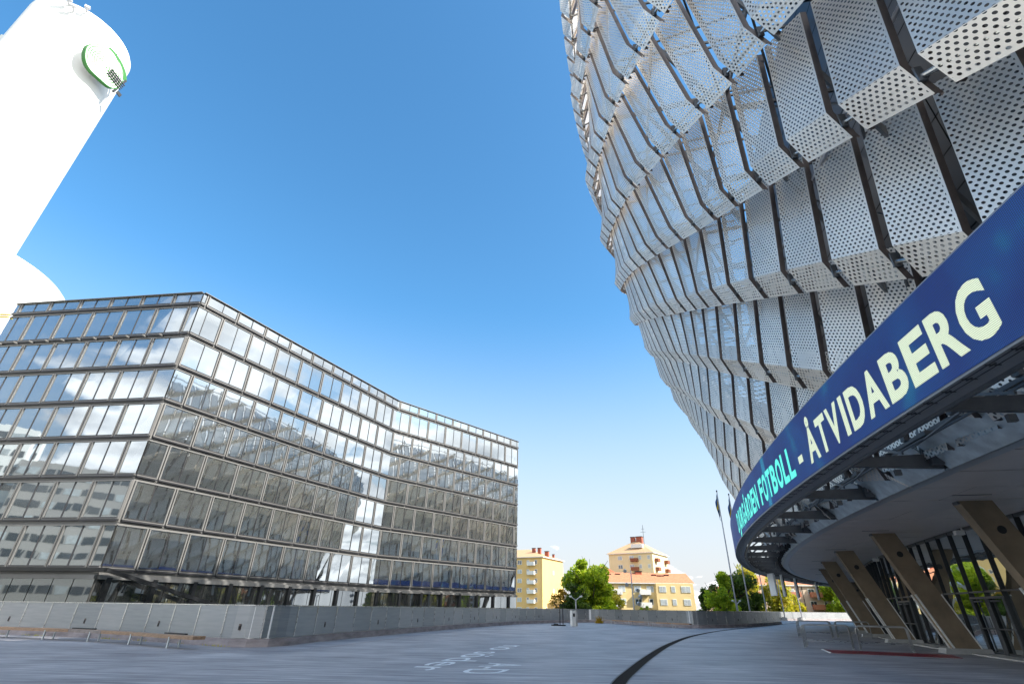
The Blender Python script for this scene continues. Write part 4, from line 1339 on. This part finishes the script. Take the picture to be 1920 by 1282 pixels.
tree('wide weeping birch behind the third flagpole', 60.3, 128, -6, 16.5, 6.8, M_leafy, 9000, .34, 'weep', seed=11)
tree('low yellow birch beside the salmon balconies', 65.5, 131, -6, 11.8, 4.6, M_leafy, 5000, .34, 'weep', seed=12)
tree('green tree right of the beige house', 82.5, 139, -6, 16.5, 12.5, M_leafg, 22000, .40, seed=13)
tree('green tree beyond the concrete columns', 99.0, 146, -6, 17.0, 12.0, M_leafg, 14000, .42, seed=14)
tree('yellow birch seen in the entrance glass', -9.5, 112, -6, 16.0, 9.0, M_leafy, 9000, .42, 'weep', seed=15)
tree('green tree behind the photographer on the left', -28, -34, -6, 15.5, 9.0, M_leafg, 9000, .42, seed=16)
tree('yellow tree behind the photographer', -16, -38, -6, 15.0, 8.0, M_leafo, 8000, .42, seed=17)

# far wooded skyline
def far_wood(label, x0, x1, y, h, n, seed):
    g = np.random.default_rng(seed)
    pos = np.stack([g.uniform(x0, x1, n), y+g.uniform(-8, 8, n), np.zeros(n)], 1)
    prof = h*(.72+.16*np.sin(pos[:, 0]*.11+seed)+.10*np.sin(pos[:, 0]*.31)+.07*np.sin(pos[:, 0]*.83))
    pos[:, 2] = -6+prof*g.random(n)**.6
    s = g.uniform(.5, 1.2, n)
    u = g.normal(size=(n, 3)); u /= np.linalg.norm(u, axis=1)[:, None]
    v = np.cross(u, g.normal(size=(n, 3))); v /= np.linalg.norm(v, axis=1)[:, None]
    V = np.empty((n, 4, 3))
    V[:, 0] = pos-u*s[:, None]; V[:, 1] = pos+v*s[:, None]; V[:, 2] = pos+u*s[:, None]; V[:, 3] = pos-v*s[:, None]
    me = bpy.data.meshes.new('wood')
    me.vertices.add(n*4); me.vertices.foreach_set('co', V.ravel()); me.loops.add(n*4); me.loops.foreach_set('vertex_index', np.arange(n*4))
    me.polygons.add(n); me.polygons.foreach_set('loop_start', np.arange(0, n*4, 4)); me.update(); me.materials.append(M_leafd)
    o = inst('far_wood', me); o['label'] = label; o['category'] = 'trees'; o['kind'] = 'stuff'
far_wood('distant dark belt of woodland behind the houses', -40, 190, 230, 13, 30000, 3)

# ------------------------------------------------------------------ flagpoles, lamps
def pole(label, x, y, top, group='white flagpoles behind the parapet', r=.14):
    root = thing('flagpole', label, 'flagpole', (x, y, -6), group)
    q = MB(); q.tube([(0, 0, 0), (0, 0, top+6)], r, 10, 0, r2=r*.45); q.build('pole', M_pole, root, smooth=True)
    q = MB(); q.tube([(0, 0, top+6), (0, 0, top+6.25)], .11, 8); q.build('finial', M_dark, root)
    q = MB(); q.tube([(.0, 0, 0), (0, 0, 6.5)], r*1.6, 8, 0); q.build('sleeve', M_pole, root)
    return root
pole('leftmost flagpole standing clear against the sky with a limp blue and yellow flag', 32.4, 82, 18.6)
pole('second flagpole from the left partly hidden by the led band', 35.3, 84.5, 18.6)
pole('third flagpole from the left in front of the yellow birch', 50.1, 112, 24)
pole('fourth flagpole standing over the end of the nearer parapet', 56.4, 118, 24)
pole('fifth flagpole from the left beside the salmon balconies', 61.0, 120, 24)
for i, (x, y) in enumerate(((55.6, 117.0), (60.2, 119.0))):
    o = thing('concrete_base', ['left round concrete base at the foot of the far parapet', 'right round concrete base at the foot of the far parapet'][i], 'base', (x, y, 0), 'round bases by the far parapet')
    q = MB(); q.tube([(0, 0, 0), (0, 0, .55)], .75, 16, 0, r2=.68); q.build('base', M_conc2, o)
    q = MB(); q.tube([(0, 0, .55), (0, 0, .62)], .3, 12); q.build('cap', M_dark, o)
def flag(label, x, y, z, sz):
    root = thing('flag', label, 'flag', (x, y, z), 'limp blue and yellow flags')
    n = 14
    def pt(u, v):
        # u across (0 at pole), v down
        fold = sin(u*9+v*2.0)*.22*u
        return Vector((-(.12+.42*u*(1-.55*v)*(1+.2*sin(v*5))), fold, -v*sz-(u*.9*sz*.55)))
    q = MB()
    for i in range(n):
        for j in range(n):
            u0, u1, v0, v1 = i/n, (i+1)/n, j/n, (j+1)/n
            yel = (.28 < (u0+u1)/2 < .46) or (.38 < (v0+v1)/2 < .60)
            q.quad(pt(u0, v0), pt(u1, v0), pt(u1, v1), pt(u0, v1), 1 if yel else 0)
    q.build('cloth', [M_blueflag, M_yelflag], root)
flag('limp swedish flag at the top of the leftmost pole', 32.4, 81.9, 18.3, 2.9)
flag('limp swedish flag beside the led band edge', 35.3, 84.4, 18.2, 3.6)

def mast(label, x, y, top):
    root = thing('floodlight_mast', label, 'lamp', (x, y, -6))
    q = MB(); q.tube([(0, 0, 0), (0, 0, top+6)], .16, 8, 0, r2=.09); q.build('pole', M_pole, root)
    for (dx, dz) in ((-.95, 0), (-.85, -2.1), (.75, -2.9), (1.1, -3.9), (.75, -4.9)):
        q = MB(); q.tube([(0, 0, top+6+dz-.5), (dx*.6, 0, top+6+dz-.3), (dx, -.1, top+6+dz)], .05, 6)
        q.build('arm', M_pole, root)
        q = MB(); q.tube([(dx-.0, .1, top+6+dz), (dx*1.12, -.5, top+5.8+dz)], .20, 10, 0, r2=.30); q.build('lamp_head', M_pole, root)
mast('tall lamp mast carrying five round floodlights in front of the low house', 19.4, 92, 7.5)
def ylamp(label, x, y, top, w=1.7):
    root = thing('street_lamp', label, 'lamp', (x, y, -6), 'two headed street lamps')
    q = MB(); q.tube([(0, 0, 0), (0, 0, top+6-.5)], .09, 8); q.build('pole', M_pole, root)
    for s in (-1, 1):
        q = MB(); q.tube([(0, 0, top+5.5), (s*w*.7, 0, top+5.95)], .06, 6); q.build('arm', M_pole, root)
        q = MB(); q.tube([(s*w*.62, 0, top+5.93), (s*w, 0, top+6.0)], .13, 8, 0, r2=.10); q.build('lamp_head', M_wht, root)
ylamp('two headed street lamp above the parapet left of the maple trunk', 8.6, 80, 3.2, 0.95)
ylamp('small two headed lamp at the foot of the leftmost flagpole', 33.3, 84, 3.0, 0.7)

# ------------------------------------------------------------------ plaza furniture
# kiosk pillar and black post stand
k = thing('pay_kiosk', 'pale grey free standing kiosk pillar with a side face coloured as shaded on the plaza', 'kiosk', (5.95, 58.5, 0))
q = MB(); q.box((0, 0, .75), (.46, .5, 1.44), .35, 0); q.build('body', M_wht, k)
q = MB(); q.box((.28, -.02, .74), (.16, .46, 1.36), .35, 0); q.build('shaded_side', M_conc2, k)  # greyer material paints the shade on this side of the pillar
q = MB(); q.box((.04, 0, 1.495), (.58, .54, .04), .35); q.build('cap', M_steel, k)
q = MB(); q.box((.07, -.26, 1.05), (.22, .03, .30), .35); q.build('screen', M_dark, k)
s = thing('post_stand', 'black stand of two slim posts and a bar beside the kiosk', 'stand', (4.9, 60.5, 0))
for dx in (-.16, .16):
    q = MB(); q.box((dx, 0, 1.0), (.08, .08, 1.9), 0); q.build('post', M_black, s)
q = MB(); q.box((-.05, 0, 1.97), (1.3, .10, .06)); q.build('top_bar', M_black, s)
q = MB(); q.box((-.35, -.1, .06), (1.5, .7, .12)); q.box((-.6, -.1, .15), (.5, .35, .1)); q.build('base', M_black, s)

def bench(P, label, w=.55, h=.46, legs=6, planks=3, backs=0):
    P = resample(P, 5); S = arclen(P); o0 = Vector((P[0].x, P[0].y, 0))
    root = thing('bench', label, 'bench', (*P[0], 0), 'long timber benches along the parapet')
    def pt(s_, off, z):
        p = at(P, S, s_); d = (at(P, S, s_+.2)-at(P, S, s_-.2)).normalized(); n_ = Vector((-d.y, d.x))
        return Vector((p.x+n_.x*off, p.y+n_.y*off, z))-o0
    npl = 3; L_ = S[-1]; secs = max(2, int(L_/2.4))
    for sct in range(secs):
        a, c = L_*sct/secs+.012, L_*(sct+1)/secs-.012
        for i in range(npl):
            y0, y1 = -w/2+w*i/npl+.012, -w/2+w*(i+1)/npl-.012
            q = MB()
            for e in range(2):
                aa, cc = a+(c-a)*e/2, a+(c-a)*(e+1)/2
                q.hexa([pt(aa, y0, h-.12), pt(cc, y0, h-.12), pt(cc, y1, h-.12), pt(aa, y1, h-.12), pt(aa, y0, h), pt(cc, y0, h), pt(cc, y1, h), pt(aa, y1, h)])
            q.build('plank', M_wood if (sct*3+i) % 4 else M_wood_g, root)
    for i in range(legs):
        s_ = L_*(i+.5)/legs
        q = MB()
        for off in (-w/2+.04, w/2-.04):
            q.beam(pt(s_, off, 0), pt(s_, off, h-.06), .07, .05)
        q.beam(pt(s_, -w/2, h-.09), pt(s_, w/2, h-.09), .07, .05)
        q.build('leg', M_galv, root)
    for i in range(backs):
        s_ = L_*(i+.6)/backs
        q = MB(); q.hexa([pt(s_, .18, h+.003), pt(s_+1.6, .18, h+.003), pt(s_+1.6, .30, h+.003), pt(s_, .30, h+.003), pt(s_, .18, h+.05), pt(s_+1.6, .18, h+.05), pt(s_+1.6, .30, h+.05), pt(s_, .30, h+.05)])
        q.build('rail', M_dark, root)
    return root
bench([(-40, 32.6), (-33, 31.0), (-27.0, 29.4), (-21.9, 27.9), (-17.8, 26.2), (-14.7, 24.3), (-12.7, 23.2)], 'long curved timber bench on steel legs along the left parapet', legs=9, backs=4)
bench([(11.2, 72.5), (12.5, 69.6), (14.6, 63.5), (16.2, 59.0), (17.6, 57.0)], 'far timber bench in front of the bright parapet section', legs=4)
# tuft of yellow weeds at the bench end
g = np.random.default_rng(5); q = MB()
for i in range(160):
    a = g.uniform(0, 6.28); r = g.uniform(0, .5); x, y = 10.8+r*cos(a), 73.2+r*sin(a); hh = g.uniform(.3, 1.0)
    q.poly([(x-.03, y, 0), (x+.03, y, 0), (x+g.uniform(-.3, .3), y+g.uniform(-.3, .3), hh)])
o = q.build('weeds', M_leafo); o['kind'] = 'stuff'; tag(o, 'tuft of yellow weeds at the left end of the far bench', 'weeds')
q = MB()
for i in range(900):
    s_ = g.random(); a_ = int(s_*8)
    p = Vector(WALL[3]).lerp(Vector(WALL[8]), s_)
    Pw = resample(WALL[2:10], 4); S_ = arclen(Pw); p = at(Pw, S_, S_[-1]*s_)
    if sin(s_*23)+sin(s_*57) < .5: continue
    x, y = p.x+g.uniform(.05, .3), p.y-g.uniform(.12, .3); hh = g.uniform(.03, .12)
    q.poly([(x-.01, y, 0), (x+.01, y, 0), (x+g.uniform(-.05, .05), y, hh)])
o = q.build('kerb_weeds', M_leafy); o['kind'] = 'stuff'; tag(o, 'small weeds growing at the foot of the left kerb', 'weeds')

# queue barriers
M_hoop = mat('brushed hoop steel', (0.40, 0.40, 0.385), 0.4, 0.5, noise=0.05)
def hoop_mesh(Lx, h=1.02, r=.030):
    q = MB(); rc = .16
    pts = [(0, 0, 0), (0, 0, h-rc)]
    for i in range(1, 6):
        a = pi/2*i/5; pts.append((rc-rc*cos(a), 0, h-rc+rc*sin(a)))
    for i in range(0, 6):
        a = pi/2*i/5; pts.append((Lx-rc+rc*sin(a), 0, h-rc+rc*cos(a)))
    pts.append((Lx, 0, 0))
    q.tube(pts, r, 8); me = q.mesh('hoop'); me.materials.append(M_hoop)
    for p in me.polygons: p.use_smooth = True
    q = MB(); q.tube([(0, 0, .30), (Lx, 0, .30)], .012, 6); m2 = q.mesh('rail'); m2.materials.append(M_steel)
    q = MB()
    for x in (0, Lx): q.tube([(x, 0, .004), (x, 0, .016)], .06, 10)
    m3 = q.mesh('foot_plate'); m3.materials.append(M_steel)
    return me, m2, m3
HM = hoop_mesh(2.15)
banks = [('front left', (15.0, 29.9), -32), ('front right', (16.95, 28.35), -32), ('back left', (20.9, 42.2), -32), ('back right', (23.6, 41.9), -32)]
for nm, (x, y), ang in banks:
    for i in range(3):
        dv = Vector((cos(rad(ang+90)), sin(rad(ang+90))))*(.85*i)
        rt = thing('queue_barrier', '%s steel hoop barrier of the %s bank beside the red strip' % (['nearest', 'middle', 'farthest'][i], nm), 'barrier', (x+dv.x, y+dv.y, 0), 'steel hoop queue barriers')
        rt.rotation_euler.z = rad(ang)
        inst('hoop', HM[0], rt); inst('rail', HM[1], rt); inst('foot_plate', HM[2], rt)
# red strip
q = MB()
P4 = [(15.12, 28.49), (14.25, 26.2), (18.6, 24.15), (19.6, 26.05)]
q.hexa([(*P4[1], .0), (*P4[2], .0), (*P4[3], .0), (*P4[0], .0), (*P4[1], .012), (*P4[2], .012), (*P4[3], .012), (*P4[0], .012)])
rt = thing('red_strip', 'dark red floor strip with a white edge leading to the column foot', 'floor strip', (14.25, 26.2, 0))
o = q.build('red_surface', M_red, rt); o.location = (-14.25, -26.2, 0)
q = MB(); q.beam((*P4[0], .008), (*P4[1], .008), .08, .03); o = q.build('edge_trim', M_wht, rt); o.location = (-14.25, -26.2, 0)

# floor lettering, read by people walking away from the drain
def floor_text(s_, org, along, up, size, stretch, label):
    al = Vector(along).normalized(); uu = Vector(up).normalized()
    me = text_mesh(s_, 1.0)
    bm = bmesh.new(); bm.from_mesh(me)
    for v in bm.verts:
        v.co = Vector((org[0], org[1], .0))+Vector((al.x, al.y, 0))*(v.co.x*size*stretch)+Vector((uu.x, uu.y, 0))*(v.co.y*size)+Vector((0, 0, .004))
    for f in bm.faces:
        if f.normal.z < 0: f.normal_flip()
    bm.to_mesh(me); bm.free(); me.materials.clear(); me.materials.append(M_paintw)
    o = inst('floor_lettering', me); o['kind'] = 'structure'; o['label'] = label
floor_text('A-D', (-.85, 19.5), (-.26, -1), (1, -.03), 1.75, 1.05, 'white painted letters A-D on the plaza')
floor_text('no söder', (-.5, 28.6), (-.24, -1), (1, -.06), 1.75, 1.85, 'white painted word söder on the plaza')
